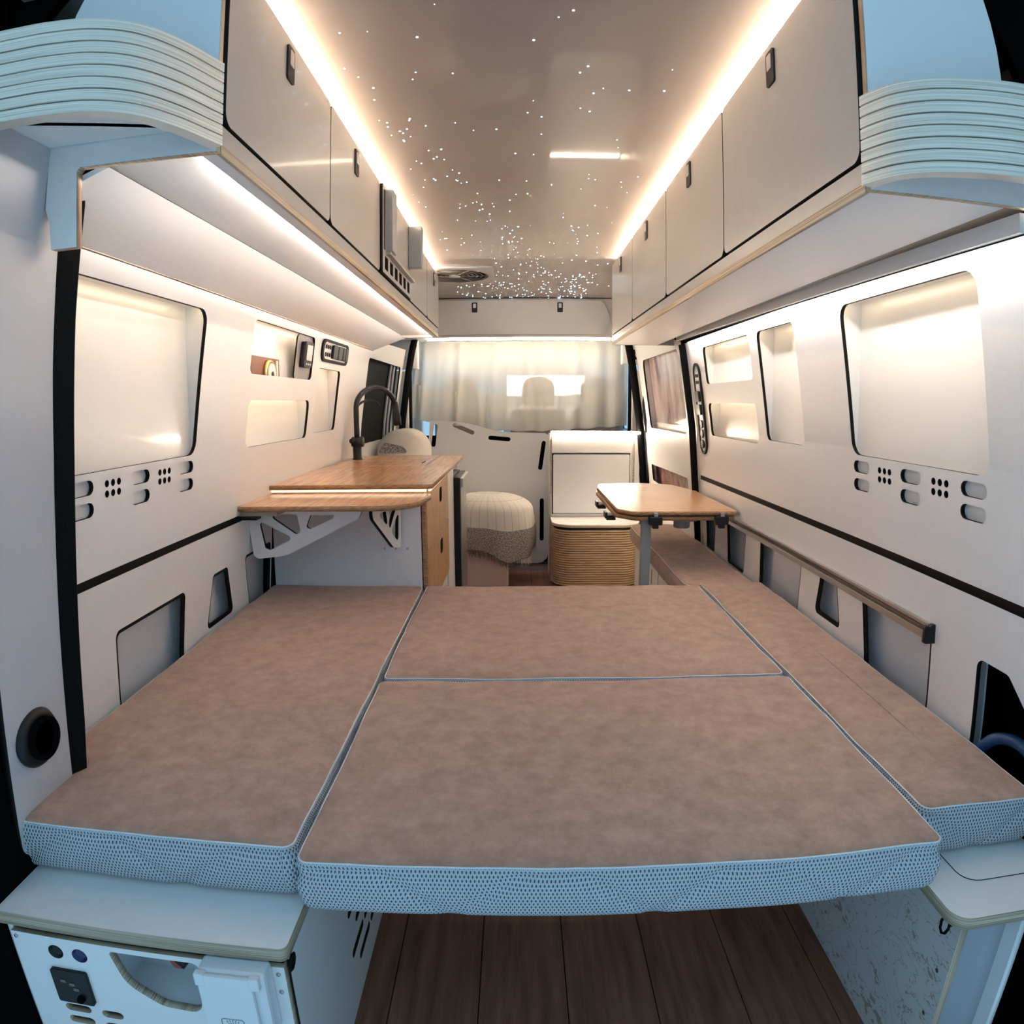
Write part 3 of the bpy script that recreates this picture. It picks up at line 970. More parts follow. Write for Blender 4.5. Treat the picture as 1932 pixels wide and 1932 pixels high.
# ------------------------------------------------------------------ bed cushions
def cushion(name, label, x0, x1, y0, y1, z0, z1, r=.020, seed=0, crown=.004, cat='cushion', side='spacer', group=None):
    t = thing(name, label, cat, ((x0 + x1) / 2, (y0 + y1) / 2, z0), group)
    hz = z1 - z0
    sideprof = [(.05, 0), (.018, .0), (.007, .007), (.001, .015)] + [(-.006 * math.sin(math.pi * (q - .15) / .75), hz * q) for q in [.18 + .06 * i for i in range(12)]] + [(.001, hz - .010), (.0035, hz - .005)]
    topprof = [(.0035, hz - .005), (.007, hz - .0015), (.013, hz), (.025, hz + .001)]
    w = min(x1 - x0, y1 - y0) / 2
    for k in range(1, 15):
        f = k / 15
        topprof.append((.025 + (w - .03) * f ** 1.3, hz + .001))

    def loop(d):
        rad = max(r - d, .004)
        n = 6
        pts = []
        X0, X1, Y0, Y1 = x0 + d, x1 - d, y0 + d, y1 - d
        rad = min(rad, (X1 - X0) * .49, (Y1 - Y0) * .49)
        for (cx, cy, a0) in ((X1 - rad, Y0 + rad, -90), (X1 - rad, Y1 - rad, 0), (X0 + rad, Y1 - rad, 90), (X0 + rad, Y0 + rad, 180)):
            for j in range(n + 1):
                a = math.radians(a0 + 90 * j / n)
                pts.append(Vector((cx + rad * math.cos(a), cy + rad * math.sin(a))))
        out = []
        for i in range(len(pts)):                     # subdivide straight runs
            a, b = pts[i], pts[(i + 1) % len(pts)]
            m_ = 70 if i % (n + 1) == n else 1
            for j in range(m_):
                out.append(a.lerp(b, j / m_))
        return out

    def wob(p, z, k):
        q = noise.noise((p.x * 4 + seed * 7.3, p.y * 4, seed)) * .0045 + noise.noise((p.x * 13, p.y * 13 + seed, 5)) * .0015
        if k and z > hz - .0001:
            uu, vv_ = (2 * p.x - x0 - x1) / (x1 - x0), (2 * p.y - y0 - y1) / (y1 - y0)
            q += crown * (1 - uu ** 4) * (1 - vv_ ** 4)
        return z + (q if k else 0)

    def skin(prof, mt, nm, capstart, capend, wave):
        bm = bmesh.new()
        uvl = bm.loops.layers.uv.new('UVMap')
        rings, arc = [], []
        base = loop(0)
        per = [0]
        for i in range(len(base)):
            per.append(per[-1] + (base[(i + 1) % len(base)] - base[i]).length)
        for k, (d, h) in enumerate(prof):
            lp = loop(d)
            ring = []
            for i, p in enumerate(lp):
                dx = 0
                if wave and 1 < k < len(prof) - 2:      # quilted waves pressed into the border
                    s_ = per[i]
                    wv = (h / hz) - (.06 + .86 * abs(math.sin(s_ * 10.5 + seed)))
                    dx = -.006 * math.exp(-(wv * 9) ** 2)
                c = Vector(((x0 + x1) / 2, (y0 + y1) / 2))
                pp = p + (p - c).normalized() * dx
                pp = pp + Vector((noise.noise((p.x * 6, p.y * 6, seed + h * 3)), noise.noise((p.x * 6, p.y * 6, seed + 9)))) * .0035
                ring.append(bm.verts.new((pp.x, pp.y, z0 + wob(p, h, h > hz * .75))))
            rings.append(ring)
        n = len(base)
        vv = 0
        for k in range(len(rings) - 1):
            dv = math.hypot(prof[k + 1][0] - prof[k][0], prof[k + 1][1] - prof[k][1])
            for i in range(n):
                j = (i + 1) % n
                f = bm.faces.new((rings[k][i], rings[k][j], rings[k + 1][j], rings[k + 1][i]))
                f.smooth = True
                for lo, (uu, vq) in zip(f.loops, ((per[i], vv), (per[i + 1], vv), (per[i + 1], vv + dv), (per[i], vv + dv))):
                    lo[uvl].uv = (uu, vq)
            vv += dv
        if capstart: bm.faces.new(rings[0][::-1])
        if capend: bm.faces.new(rings[-1]).smooth = True
        return put(nm, bm, mt, t)

    sd = skin(sideprof, side, 'side_border', True, False, True)
    tpc = skin(topprof, 'suede', 'top_cover', False, True, False)
    lp = loop(.0032)
    pp = [(p.x + noise.noise((p.x * 6, p.y * 6, seed + (hz - .005) * 3)) * .0035, p.y + noise.noise((p.x * 6, p.y * 6, seed + 9)) * .0035, z0 + wob(p, hz - .0045, 1)) for p in lp]
    bm = bmesh.new(); tube(bm, pp, .0016, 5, True)
    put('piping', bm, 'whiteplastic', tpc, True)
    return t


BZ0, BZ1 = .480, .580
cushion('bed_cushion', 'large brown suede cushion along the left wall', -.880, -.328, .812, 2.262, BZ0, BZ1, seed=1)
cushion('bed_cushion', 'wide brown cushion at the front edge of the bed', -.320, .652, .782, 1.444, BZ0, BZ1, seed=2)
cushion('bed_cushion', 'wide brown cushion in the middle of the bed nearer the table', -.319, .650, 1.454, 2.264, BZ0, BZ1, seed=3)
cushion('bed_cushion', 'narrow brown cushion along the right wall', .660, .896, .868, 2.30, BZ0 - .004, BZ1 - .002, seed=4)
box('bed_board', -.332, .702, .98, 2.25, .463, .4795, 'plyedge')
tag(bpy.data.objects['bed_board'], 'plywood board bridging the benches under the wide cushions', 'board')

# ------------------------------------------------------------------ left rear bench with service panel
lb = thing('storage_bench', 'white storage bench under the left cushion with a service panel', 'bench', (-.56, .74, 0))
top = plate('bench_top', rpoly([(-.800, RU), (-.322, RU), (-.322, 2.24), (-.800, 2.24)], [.004, .012, .004, .004]), [], .024, lambda u, v, w: (u, v, .467 + w), ['laminate', 'plyedge'], lb)
FY = .728
hole = [rpoly([(-.617, .424), (-.466, .424), (-.480, .318), (-.545, .322), (-.600, .360)], [.006, .012, .02, .05, .06], 6)]
hs = [circ(-.714, .405, .0135, 16), circ(-.671, .404, .0135, 16)]
sl = [stadium(-.722, .285, -.690, .285, .016), stadium(-.655, .283, -.632, .283, .016), stadium(-.722, .258, -.690, .258, .016), stadium(-.655, .255, -.56, .255, .016)]
plate('service_panel', [(-.790, .02), (-.333, .02), (-.333, .434), (-.790, .434)], hole + hs + sl, .014, lambda u, v, w: (u, FY + w, v), ['laminate', 'plyedge'], lb)
box('shadow_gap', -.785, -.336, FY + .002, FY + .02, .434, .4545, 'core', lb)
plate('side_panel', [(FY + .008, .0), (2.24, 0), (2.24, .454), (FY + .008, .454)],
      [stadium(1.05 + .115 * i + .05 * (k % 2), .345 - .052 * k, 1.05 + .115 * i + .085 + .05 * (k % 2), .345 - .052 * k, .020) for i in range(7) for k in range(6)], .012,
      lambda u, v, w: (-.336 + w, u, v), ['laminate', 'core'], lb)
box('bench_back', -.80, -.79, FY, 2.24, 0, .454, 'laminate', lb)
box('inner_lining', -.36, -.352, .95, 2.2, .02, .45, 'bodygrey', lb)
# basin behind the D-shaped opening
bm = bmesh.new(); addbox(bm, -.63, -.45, FY + .0075, FY + .085, .312, .433)
bm.faces.ensure_lookup_table()
bmesh.ops.delete(bm, geom=[f for f in bm.faces if f.calc_center_median().y < FY + .012], context='FACES')
bs = put('basin', bm, 'whiteplastic', lb)
put('basin_tap', tube(tube(bmesh.new(), [(-.492, FY + .07, .415), (-.505, FY + .04, .402), (-.518, FY + .018, .390)], .012, 12), [(-.484, FY + .07, .428), (-.490, FY + .055, .398)], .010, 10), 'blackplastic', bs, True)
put('tap_ring', lathe(bmesh.new(), [(.0095, .002), (.0130, .002), (.0130, .005), (.0095, .005)], (-.5195, FY + .0195, .3905), 16, 'y'), 'redring', bs)
for x, mt in ((-.714, 'blackplastic'), (-.671, 'bluecap')):
    put('socket', lathe(bmesh.new(), [(.0001, -.004), (.009, -.004), (.0128, -.008), (.0132, .01)], (x, FY, .405), 20, 'y'), mt if mt == 'bluecap' else 'blackplastic', lb)
cp = plate('control_panel', rr(-.732, .303, -.667, .372, .004), [], .006, lambda u, v, w: (u, FY - .010 + w, v), ['blackplastic', 'blackplastic'], lb)
for q in ((-.712, .350), (-.697, .345), (-.692, .335)):
    box('display_mark', q[0] - .005, q[0] + .005, FY - .0138, FY - .013, q[1] - .003, q[1] + .003, 'alu_dark', cp)
put('rotary_knob', lathe(bmesh.new(), [(.006, -.006), (.007, 0)], (-.687, FY - .013, .317), 14, 'y'), 'void', cp)
# outside shower box with lid and spray symbol
sb = box('shower_socket', -.452, -.350, FY - .040, FY - .007, .316, .449, 'whiteplastic', lb, .006)
plate('shower_lid', rr(-.449, .320, -.368, .446, .006), [], .008, lambda u, v, w: (u, FY - .044 + w, v), ['whiteplastic', 'whiteplastic'], sb)
for x0 in (-.453, -.372):
    box('lid_hinge', x0, x0 + .016, FY - .049, FY - .038, .426, .449, 'whiteplastic', sb, .002)
bm = bmesh.new()
tube(bm, [(x, FY - .0485, z) for x, z in rr(-.425, .332, -.391, .364, .004, 3)], .0007, 4, True)
for k in range(5):
    a = (k - 2) * .2
    for q in range(3):
        tube(bm, [(-.408 + math.sin(a) * (.008 + .006 * q), FY - .0485, .340 + math.cos(a) * (.006 + .006 * q)), (-.408 + math.sin(a) * (.012 + .006 * q), FY - .0485, .340 + math.cos(a) * (.010 + .006 * q))], .0006, 4)
tube(bm, [(-.413, FY - .0485, .345), (-.408, FY - .0485, .339), (-.403, FY - .0485, .345)], .0007, 4)
tube(bm, [(-.408, FY - .0485, .339), (-.408, FY - .0485, .334)], .001, 4)
put('spray_symbol', bm, 'greyplastic', sb)
bm = bmesh.new(); tube(bm, [(-.440, FY - .046, .322), (-.439, FY - .048, .314), (-.430, FY - .048, .310), (-.380, FY - .048, .308), (-.372, FY - .048, .311), (-.371, FY - .046, .320)], .003, 6)
put('lid_pull', bm, 'greyplastic', sb)
for q in ((-.782, .425), (-.343, .420), (-.343, .385), (-.345, .31)):
    put('screw', lathe(bmesh.new(), [(.0001, -.0095), (.0035, -.0085), (.0035, -.006)], (q[0], FY, q[1]), 12, 'y'), 'steel', lb)
put('elastic_loop', tube(bmesh.new(), [(-.322 + .002 * math.sin(a * .8), .728 + .010 * math.cos(a * .785), .440 + .014 * math.sin(a * .785)) for a in range(8)], .0028, 6, True), 'rubber', lb, True)

# ------------------------------------------------------------------ right rear bench
rb = thing('storage_bench', 'white storage bench under the right cushion with engraved mountain panel', 'bench', (.80, .74, 0))
plate('bench_top', rpoly([(.655, .722), (.90, .722), (.90, 2.27), (.655, 2.27)], [.03, .004, .004, .004]), [], .022, lambda u, v, w: (u, v, .464 + w), ['laminate', 'plyedge'], rb)
plate('side_panel', [(.765, 0), (2.27, 0), (2.27, .453), (.765, .453)], [], .014, lambda u, v, w: (.713 + w, u, v), ['engraved', 'plyv'], rb)
plate('rear_panel', [(.721, 0), (.80, 0), (.80, .452), (.721, .452)], [], .012, lambda u, v, w: (u, .775 + w, v), ['bodygrey', 'laminate'], rb)
plate('rear_return', [(.74, 0), (.785, 0), (.785, .452), (.74, .452)], [], .012, lambda u, v, w: (.803 + w, u, v), ['laminate', 'laminate'], rb)
box('top_shadow_rail', .672, .89, .742, 2.2, .445, .4525, 'core', rb)
plate('lift_flap', rpoly([(.72, .80), (.89, .80), (.89, .98), (.72, .98)], [.03, .004, .004, .004]), [], .003, lambda u, v, w: (u, v, .4755 + w), ['laminate', 'core'], rb)
put('elastic_loop', tube(bmesh.new(), [(.672 + .003 * math.sin(a * .8), .765 + .010 * math.cos(a * .785), .428 + .016 * math.sin(a * .785)) for a in range(8)], .0024, 6, True), 'rubber', rb, True)
for z in (.40, .30, .20):
    put('screw', lathe(bmesh.new(), [(.0001, -.002), (.004, -.001), (.004, .001)], (.7055, .79, z), 10, 'x'), 'steel', rb)
# blue hose and black holder in the right recess
hs_ = tag(put('blue_hose', tube(bmesh.new(), smoothpath([(.905, 1.06, .56), (.915, 1.03, .60), (.925, .985, .615), (.935, .94, .60), (.945, .91, .56), (.95, .90, .45)], 5), .012, 10), 'bluehose', None, True), 'blue hose coiling out of the dark recess on the right', 'hose')

# ------------------------------------------------------------------ kitchen block
kt = thing('kitchen_unit', 'white kitchen block with bamboo drawer fronts on the left', 'cabinet', (-.6, 2.9, 0))
KX = -.331
plate('side_panel', [(-.885, 0), (KX + .002, 0), (KX + .002, .912), (-.868, .912)], [], .014, lambda u, v, w: (u, 2.279 + w, v), ['laminate', 'plyv'], kt)
box('front_edge', KX - .002, KX + .016, 2.272, 2.288, .05, .912, 'bambooedge', kt)
box('carcass', -.86, KX - .004, 2.288, 3.34, .08, .905, 'laminate', kt)
for z0, z1, hz in ((.700, .905, .845), (.455, .694, .628)):
    d = plate('drawer', rr(2.290, z0, 3.020, z1, .006), [], .018, lambda u, v, w: (KX + .009 + w, u, v), ['oakfront', 'bambooedge'], kt)
    plate('finger_slot', rr(2.675, hz - .030, 2.755, hz + .030, .022), [], .001, lambda u, v, w: (KX + .0186 + w, u, v), ['void', 'void'], d)
box('filler_panel', KX, KX + .014, 3.026, 3.33, .08, .905, 'laminate', kt)
box('base_panel', KX - .006, KX + .006, 2.29, 3.024, .05, .452, 'laminate', kt)
box('plinth', -.86, KX - .03, 2.30, 3.34, 0, .08, 'core', kt)
box('end_panel', -.86, KX - .002, 3.72, 3.735, 0, .912, 'laminate', kt)
for x in (-.465, -.425, -.383):
    put('cap_screw', lathe(bmesh.new(), [(.0001, -.002), (.004, -.0015), (.004, .002)], (x, 2.272, .712), 10, 'y'), 'steel', kt)

fg = thing('fridge', 'black and steel compressor fridge in the kitchen block', 'fridge', (-.5, 3.5, 0))
box('body', -.84, -.318, 3.345, 3.715, .03, .85, 'blackplastic', fg)
box('plinth_foot', -.80, -.36, 3.36, 3.70, 0, .03, 'core', fg)
dr_ = box('door', -.317, -.285, 3.335, 3.712, .06, .845, 'blackplastic', fg, .004)
box('door_face', -.2855, -.281, 3.352, 3.70, .08, .785, 'steel', dr_, .001)
box('door_handle', -.2855, -.270, 3.345, 3.705, .795, .84, 'alu', dr_, .003)

wt = thing('worktop', 'bamboo worktop with flush lids and a light strip under its edge', 'worktop', (-.58, 2.9, .925))
plate('front_board', [(-.868, 2.222), (-.300, 2.222), (-.285, 2.235), (-.282, 3.55), (-.40, 3.55), (-.40, 2.93), (-.848, 2.93)], [], .016, lambda u, v, w: (u, v, .936 + w), ['bamboo', 'bambooedge'], wt)
plate('sink_lid', rr(-.842, 2.933, -.403, 3.20, .004), [stadium(-.435, 3.05, -.435, 3.16, .008)], .015, lambda u, v, w: (u, v, .936 + w), ['bamboo', 'core'], wt)
plate('rear_board', [(-.842, 3.203), (-.403, 3.203), (-.403, 3.55), (-.842, 3.55)], [], .016, lambda u, v, w: (u, v, .936 + w), ['bamboo', 'bambooedge'], wt)
for yy in (2.9315, 3.2015):  # pale strips paint the light reflected along the lid seams
    box('seam_glint', -.842, -.44, yy - .0018, yy + .0018, .940, .9446, 'fringe_light', wt)
box('underboard', -.862, -.315, 2.262, 3.53, .9125, .9275, 'bamboo', wt)
box('led_strip', -.855, -.306, 2.236, 2.244, .9175, .9265, 'led_top', wt)
box('led_strip', -.302, -.294, 2.25, 3.53, .9175, .9265, 'led_top', wt)

fc_ = thing('kitchen_faucet', 'matt black high arc kitchen faucet on the worktop', 'faucet', (-.80, 3.31, .944))
fx, fy = -.80, 3.31
put('faucet_base', lathe(lathe(bmesh.new(), [(.026, .0), (.026, .004), (.022, .006), (.022, .075)], (fx, fy, .944), 20), [(.024, -.026), (.026, -.02), (.026, .03), (.022, .034)], (fx, fy, 1.032), 16, 'x'), 'faucet', fc_, True)
arc = [(fx, fy, 1.05), (fx, fy, 1.12), (fx, fy, 1.19)]
for k in range(13):
    a = math.pi - k / 12 * math.pi * .97
    arc.append((fx + .075 + .075 * math.cos(a), fy + .13 + .13 * math.cos(a), 1.20 + .105 * math.sin(a)))
put('faucet_neck', tube(bmesh.new(), smoothpath(arc, 2), .014, 12), 'faucet', fc_, True)
e_ = Vector(arc[-1])
put('spray_head', tube(bmesh.new(), [e_ + Vector((0, 0, .02)), e_ + Vector((0.003, .004, -.02)), e_ + Vector((.008, .008, -.07)), e_ + Vector((.01, .01, -.105))], [.016, .018, .024, .024], 14), 'faucet', fc_, True)
arc2 = [(fx, fy, 1.17)] + [(fx + .05 + .05 * math.cos(a), fy + .08 + .08 * math.cos(a), 1.185 + .055 * math.sin(a)) for a in [math.pi - k / 8 * math.pi * .85 for k in range(9)]]
put('hose_guide', tube(bmesh.new(), arc2, [.006] * 6 + [.005, .004, .003, .002], 8), 'faucet', fc_, True)
put('lever', tube(bmesh.new(), [(fx - .01, fy - .03, 1.035), (fx - .015, fy - .055, 1.04)], .013, 10), 'faucet', fc_, True)

# fold-down table at the kitchen end
ft = thing('folding_table', 'fold-down bamboo table leaf at the end of the kitchen with white brackets', 'table', (-.58, 2.1, .88))
plate('table_leaf', rpoly([(-.872, 1.945), (-.31, 1.945), (-.285, 2.20), (-.32, 2.268), (-.868, 2.268)], [.03, .14, .03, .02, .01], 7), [], .016, lambda u, v, w: (u, v, .905 + w), ['bamboo', 'bambooedge'], ft)


def bracket(name, p0, p1, parent, tipz, L0=.40):
    """triangular gate bracket in the vertical plane through p0 (hinge) and p1"""
    p0, p1 = Vector(p0), Vector(p1)
    d = (p1 - p0).normalized()
    nn = Vector((-d.y, d.x, 0))
    sc = (p1 - p0).length / .40
    out = rpoly([(0, -.005), (.40 * sc, -.005), (.385 * sc, -.038), (.13 * sc, -.160), (.03 * sc, -.172), (.014, -.160)], [.004, .02, .02, .05, .02, .01])
    hl = [rpoly([(.042 * sc, -.045), (.150 * sc, -.098), (.145 * sc, -.110), (.075 * sc, -.142), (.058 * sc, -.135)], .008),
          rpoly([(.09 * sc, -.024), (.175 * sc, -.024), (.185 * sc, -.080), (.170 * sc, -.090), (.092 * sc, -.038)], .008),
          rpoly([(.222 * sc, -.026), (.30 * sc, -.026), (.302 * sc, -.036), (.218 * sc, -.072), (.205 * sc, -.066)], .008)]
    return plate(name, out, hl, .012, lambda u, v, w: tuple(p0 + d * u + nn * w + Vector((0, 0, v))), ['laminate', 'core'], parent)


bracket('bracket', (-.874, 2.06, .895), (-.485, 2.06, .895), ft, .72)
bracket('bracket', (-.404, 2.262, .895), (-.455, 2.02, .895), ft, .71)
box('wall_clamp', -.885, -.865, 1.955, 2.02, .872, .905, 'blackplastic', ft, .003)
box('wall_clamp_foot', -.885, -.80, 1.955, 1.995, .868, .878, 'blackplastic', ft, .002)
box('leaf_batten', -.87, -.74, 1.97, 2.05, .879, .8965, 'plyedge', ft)

# ------------------------------------------------------------------ right side: table, rail, bench seat
tb = thing('dining_table', 'small double-layer bamboo table hooked on the right wall rail', 'table', (.64, 3.0, 0))
TZ = .800
plate('upper_top', rpoly([(.402, 2.60), (.452, 2.525), (.870, 2.525), (.868, 3.16), (.80, 3.42), (.62, 3.475), (.43, 3.44), (.405, 3.30)], [.03, .04, .012, .05, .12, .1, .04, .04], 6), [], .016, lambda u, v, w: (u, v, TZ - .008 + w), ['bamboo_x', 'bambooedge'], tb)
plate('lower_top', rpoly([(.396, 2.62), (.462, 2.535), (.866, 2.535), (.864, 3.16), (.80, 3.40), (.62, 3.45), (.42, 3.42), (.398, 3.28)], [.03, .04, .012, .05, .12, .1, .04, .04], 6), [], .016, lambda u, v, w: (u, v, TZ - .030 + w), ['bamboo_x', 'bambooedge'], tb)
box('spacer_rail', .46, .84, 2.62, 3.34, TZ - .0225, TZ - .0155, 'core', tb)


def hook(parent, x, y, dirx, diry):
    h = box('table_hook', x - .026, x + .026, y - .022, y + .012, TZ - .052, TZ - .018, 'blackplastic', parent, .004)
    box('hook_lip', x - .012, x + .012, y - .018, y + .008, TZ - .066, TZ - .052, 'blackplastic', h, .003)
    box('hook_tab', x - .008, x + .008, y - .023, y - .004, TZ - .018, TZ - .004, 'greyplastic', h, .001)


hook(tb, .540, 2.527, 0, 1)
hook(tb, .805, 2.527, 0, 1)
for y in (2.72, 3.02):
    h = box('side_clamp', .372, .410, y - .03, y + .03, TZ - .062, TZ - .052, 'blackplastic', tb, .002)
    put('clamp_pin', tube(bmesh.new(), [(.368, y, TZ - .045), (.43, y, TZ - .040)], .009, 10), 'steel', h)
    box('clamp_tooth', .366, .376, y - .03, y + .03, TZ - .055, TZ - .030, 'blackplastic', h, .002)
put('mount_disc', lathe(bmesh.new(), [(.075, -.052), (.08, -.045), (.08, -.038)], (.68, 2.66, TZ), 24), 'greyplastic', tb)
put('mount_socket', lathe(bmesh.new(), [(.030, -.088), (.034, -.084), (.034, -.052)], (.68, 2.66, TZ), 20), 'greyplastic', tb)
box('table_leg', .497, .533, 2.56, 2.60, 0, TZ - .0385, 'greyplastic', tb, .003)

rl = thing('wall_rail', 'aluminium mounting rail along the right wall above the bed', 'rail', (.87, 1.24, .74))
bm = bmesh.new()
prof = [(.000, .020), (-.014, .020), (-.014, .013), (-.006, .010), (-.006, .002), (-.016, -.001), (-.018, -.014), (-.002, -.014)]
a = [bm.verts.new((.893 + x, 1.25, .742 + z)) for x, z in prof]; b = [bm.verts.new((.893 + x, 2.72, .742 + z)) for x, z in prof]
for j in range(len(prof)):
    bm.faces.new((a[j], a[(j + 1) % len(prof)], b[(j + 1) % len(prof)], b[j]))
bm.faces.new(a); bm.faces.new(b)
put('rail_profile', bm, 'alu', rl)
box('rail_groove', .882, .8875, 1.252, 2.72, .744, .752, 'alu_dark', rl)
plate('end_cap', rpoly([(.868, .722), (.896, .722), (.896, .764), (.884, .764), (.878, .758), (.870, .762), (.868, .755)], .002, 2), [], .012, lambda u, v, w: (u, 1.243 + w, v), ['blackplastic', 'blackplastic'], rl)

sbn = thing('bench_seat', 'white bench with drawer slots under the right seat cushion', 'bench', (.77, 3.1, 0))
box('carcass', .668, .905, 2.32, 3.62, .04, .46, 'laminate', sbn)
for k in range(4):
    d = plate('drawer', rr(2.34 + k * .30, .06, 2.632 + k * .30, .45, .006), [stadium(2.486 + k * .30, .36, 2.486 + k * .30, .42, .016)], .014, lambda u, v, w: (.659 + w, u, v), ['laminate', 'core'], sbn)
box('plinth', .70, .90, 2.33, 3.60, 0, .04, 'core', sbn)
box('led_strip', .66, .90, 3.6215, 3.626, .445, .452, 'led_unit', sbn)
cushion('seat_cushion', 'brown bench cushion beyond the bed beside the table', .625, .893, 2.325, 3.60, .462, .556, seed=6, side='suede', r=.06)

# ------------------------------------------------------------------ front: tall unit, slatted box, partition
tu = thing('tall_unit', 'white cupboard behind the slatted box with a light strip on top', 'cupboard', (.53, 4.6, 0))
box('body', .232, .835, 4.462, 4.78, 0, 1.008, 'laminate', tu)
box('side_edge', .226, .238, 4.452, 4.47, 0, 1.01, 'plyedge', tu)
box('side_edge', .790, .800, 4.452, 4.47, 0, 1.01, 'plyedge', tu)
plate('cupboard_door', rr(.248, .478, .764, .878, .008), [], .014, lambda u, v, w: (u, 4.453 + w, v), ['laminate', 'core'], tu)
box('door_gap', .242, .770, 4.4595, 4.462, .472, .884, 'core', tu)
box('upper_panel', .240, .764, 4.448, 4.4615, .890, 1.008, 'laminate', tu)
box('led_strip', .235, .835, 4.438, 4.450, 1.016, 1.030, 'led_unit', tu)
box('led_profile', .232, .838, 4.4505, 4.47, 1.010, 1.034, 'laminate', tu)

sbx = thing('slatted_box', 'rounded front box clad in thin wooden slats with white lid', 'box', (.51, 4.3, .0))
BX0, BX1, BY0, BY1 = .238, .802, 4.15, 4.45


def ubox(z0, z1, d=0):
    pts = [(BX0 + d, BY1)]
    r = .13 - d
    for k in range(9):
        a = math.pi + k / 8 * math.pi / 2
        pts.append((BX0 + d + r + r * math.cos(a), BY0 + d + r + r * math.sin(a)))
    for k in range(9):
        a = 1.5 * math.pi + k / 8 * math.pi / 2
        pts.append((BX1 - d - r + r * math.cos(a), BY0 + d + r + r * math.sin(a)))
    pts.append((BX1 - d, BY1))
    bm = bmesh.new()
    a = [bm.verts.new((x, y, z0)) for x, y in pts]; b = [bm.verts.new((x, y, z1)) for x, y in pts]
    for j in range(len(pts)):
        bm.faces.new((a[j], a[(j + 1) % len(pts)], b[(j + 1) % len(pts)], b[j]))
    bm.faces.new(a); bm.faces.new(b)
    return bm


put('toe_kick', ubox(0, .045, .03), 'core', sbx)
put('inner_body', ubox(.045, .425, .006), 'core', sbx)
ns = 24
for k in range(ns):
    z0 = .05 + k * (.37 / ns)
    put('slat', ubox(z0, z0 + .37 / ns - .0046), 'slat', sbx)
put('lid_shadow', ubox(.4265, .4335, .008), 'core', sbx)
put('lid_edge', ubox(.434, .447, -.006), 'plyedge', sbx)
put('lid', ubox(.4472, .452, -.006), 'laminate', sbx)

pn = [(-.62, 1.10), (-.50, 1.098), (-.40, 1.088), (-.338, 1.078), (-.27, 1.06), (-.204, 1.04), (-.14, 1.022), (-.071, 1.014), (.21, 1.006), (.236, .99), (.238, .14), (.225, .085), (.19, .055), (.15, .047), (-.20, .047), (-.66, .05), (-.66, .6)]
pt = tag(plate('partition_board', pn, [stadium(-.580, 1.06, -.597, .925, .030), stadium(-.440, 1.066, -.315, 1.012, .030), stadium(-.185, .973, -.055, .962, .030), stadium(.199, .935, .174, .755, .030), stadium(.186, .517, .186, .232, .030)], .014, lambda u, v, w: (u, 4.80 + w, v), ['laminate', 'core']), 'white partition board with long rounded slots behind the pouf', 'board')
box('board_backing', -.66, .23, 4.84, 4.85, .05, .99, 'void', pt)
box('floor_rail', -.9, .23, 4.79, 4.86, -.006, .045, 'steel', pt) if False else None
bx_ = box('sill_rail', -.30, .235, 4.775, 4.79, 0, .030, 'steel', pt)

# pouf with throw blanket
pf = thing('pouf', 'pinkish beige upholstered cube pouf under the throw blanket', 'pouf', (-.24, 4.42, 0))
box('pouf_body', -.42, -.052, 4.28, 4.62, 0, .40, 'pinkpouf', pf, .02, 3)
put('pouf_cushion', lathe(bmesh.new(), [(.02, .40), (.21, .402), (.235, .44), (.23, .50), (.19, .545), (.12, .575), (.03, .582)], (-.19, 4.46, 0), 28), 'seatfabric', pf, True)

bm = bmesh.new(); uvl = bm.loops.layers.uv.new('UVMap')
cx, cy = -.19, 4.46
na, nr = 72, 18
V = {}


def hem(a):
    d = math.cos(a + .75)                          # lowest toward the camera's right
    return .30 - .12 * max(0, d) ** 2 + .012 * math.sin(7 * a)


for i in range(na):
    a = 2 * math.pi * i / na
    fold = .014 * math.sin(9 * a + .6) + .008 * math.sin(17 * a)
    for j in range(nr + 1):
        f = j / nr
        if f < .55:
            q = f / .55
            rad = .315 * math.sin(q * math.pi / 2)
            z = .50 + .125 * math.cos(q * math.pi / 2) ** .9
        else:
            q = (f - .55) / .45
            rad = .315 + .012 * math.sin(q * math.pi) + fold * q
            z = .50 + (hem(a) - .50) * q
        V[i, j] = bm.verts.new((cx + rad * math.cos(a) * .97, cy + rad * math.sin(a) * .80, z))
for i in range(na):
    for j in range(nr):
        k = (i + 1) % na
        f = bm.faces.new((V[i, j], V[k, j], V[k, j + 1], V[i, j + 1]))
        f.smooth = True
        for lo, (ii, jj) in zip(f.loops, ((i, j), (i + 1, j), (i + 1, j + 1), (i, j + 1))):
            lo[uvl].uv = (ii / na * 2.2, 1 - jj / nr)
bmesh.ops.remove_doubles(bm, verts=bm.verts, dist=.0005)
bl = thing('throw_blanket', 'cream and grey fringed throw blanket draped over the pouf', 'blanket', (cx, cy, .3))
put('cloth', bm, 'throw', bl)
random.seed(4)
bmd, bml = bmesh.new(), bmesh.new()
for i in range(260):
    a = 2 * math.pi * i / 260
    if math.sin(a) > .55:
        continue
    fold = .014 * math.sin(9 * a + .6) + .008 * math.sin(17 * a)
    rad = .315 + fold
    p = Vector((cx + rad * math.cos(a) * .97, cy + rad * math.sin(a) * .80, hem(a) + .004))
    l_ = random.uniform(.03, .055)
    q = p + Vector((random.uniform(-.008, .008), random.uniform(-.01, .004), -l_))
    light = -.75 < a - 2 * math.pi < .1 or a < .3
    tube(bml if light else bmd, [p, (p + q) / 2 + Vector((random.uniform(-.003, .003), 0, 0)), q], [.0024, .002, .001], 4)
o = put('dark_fringe', bmd, 'fringe_dark', bl); o['kind'] = 'stuff'
o = put('light_fringe', bml, 'fringe_light', bl); o['kind'] = 'stuff'

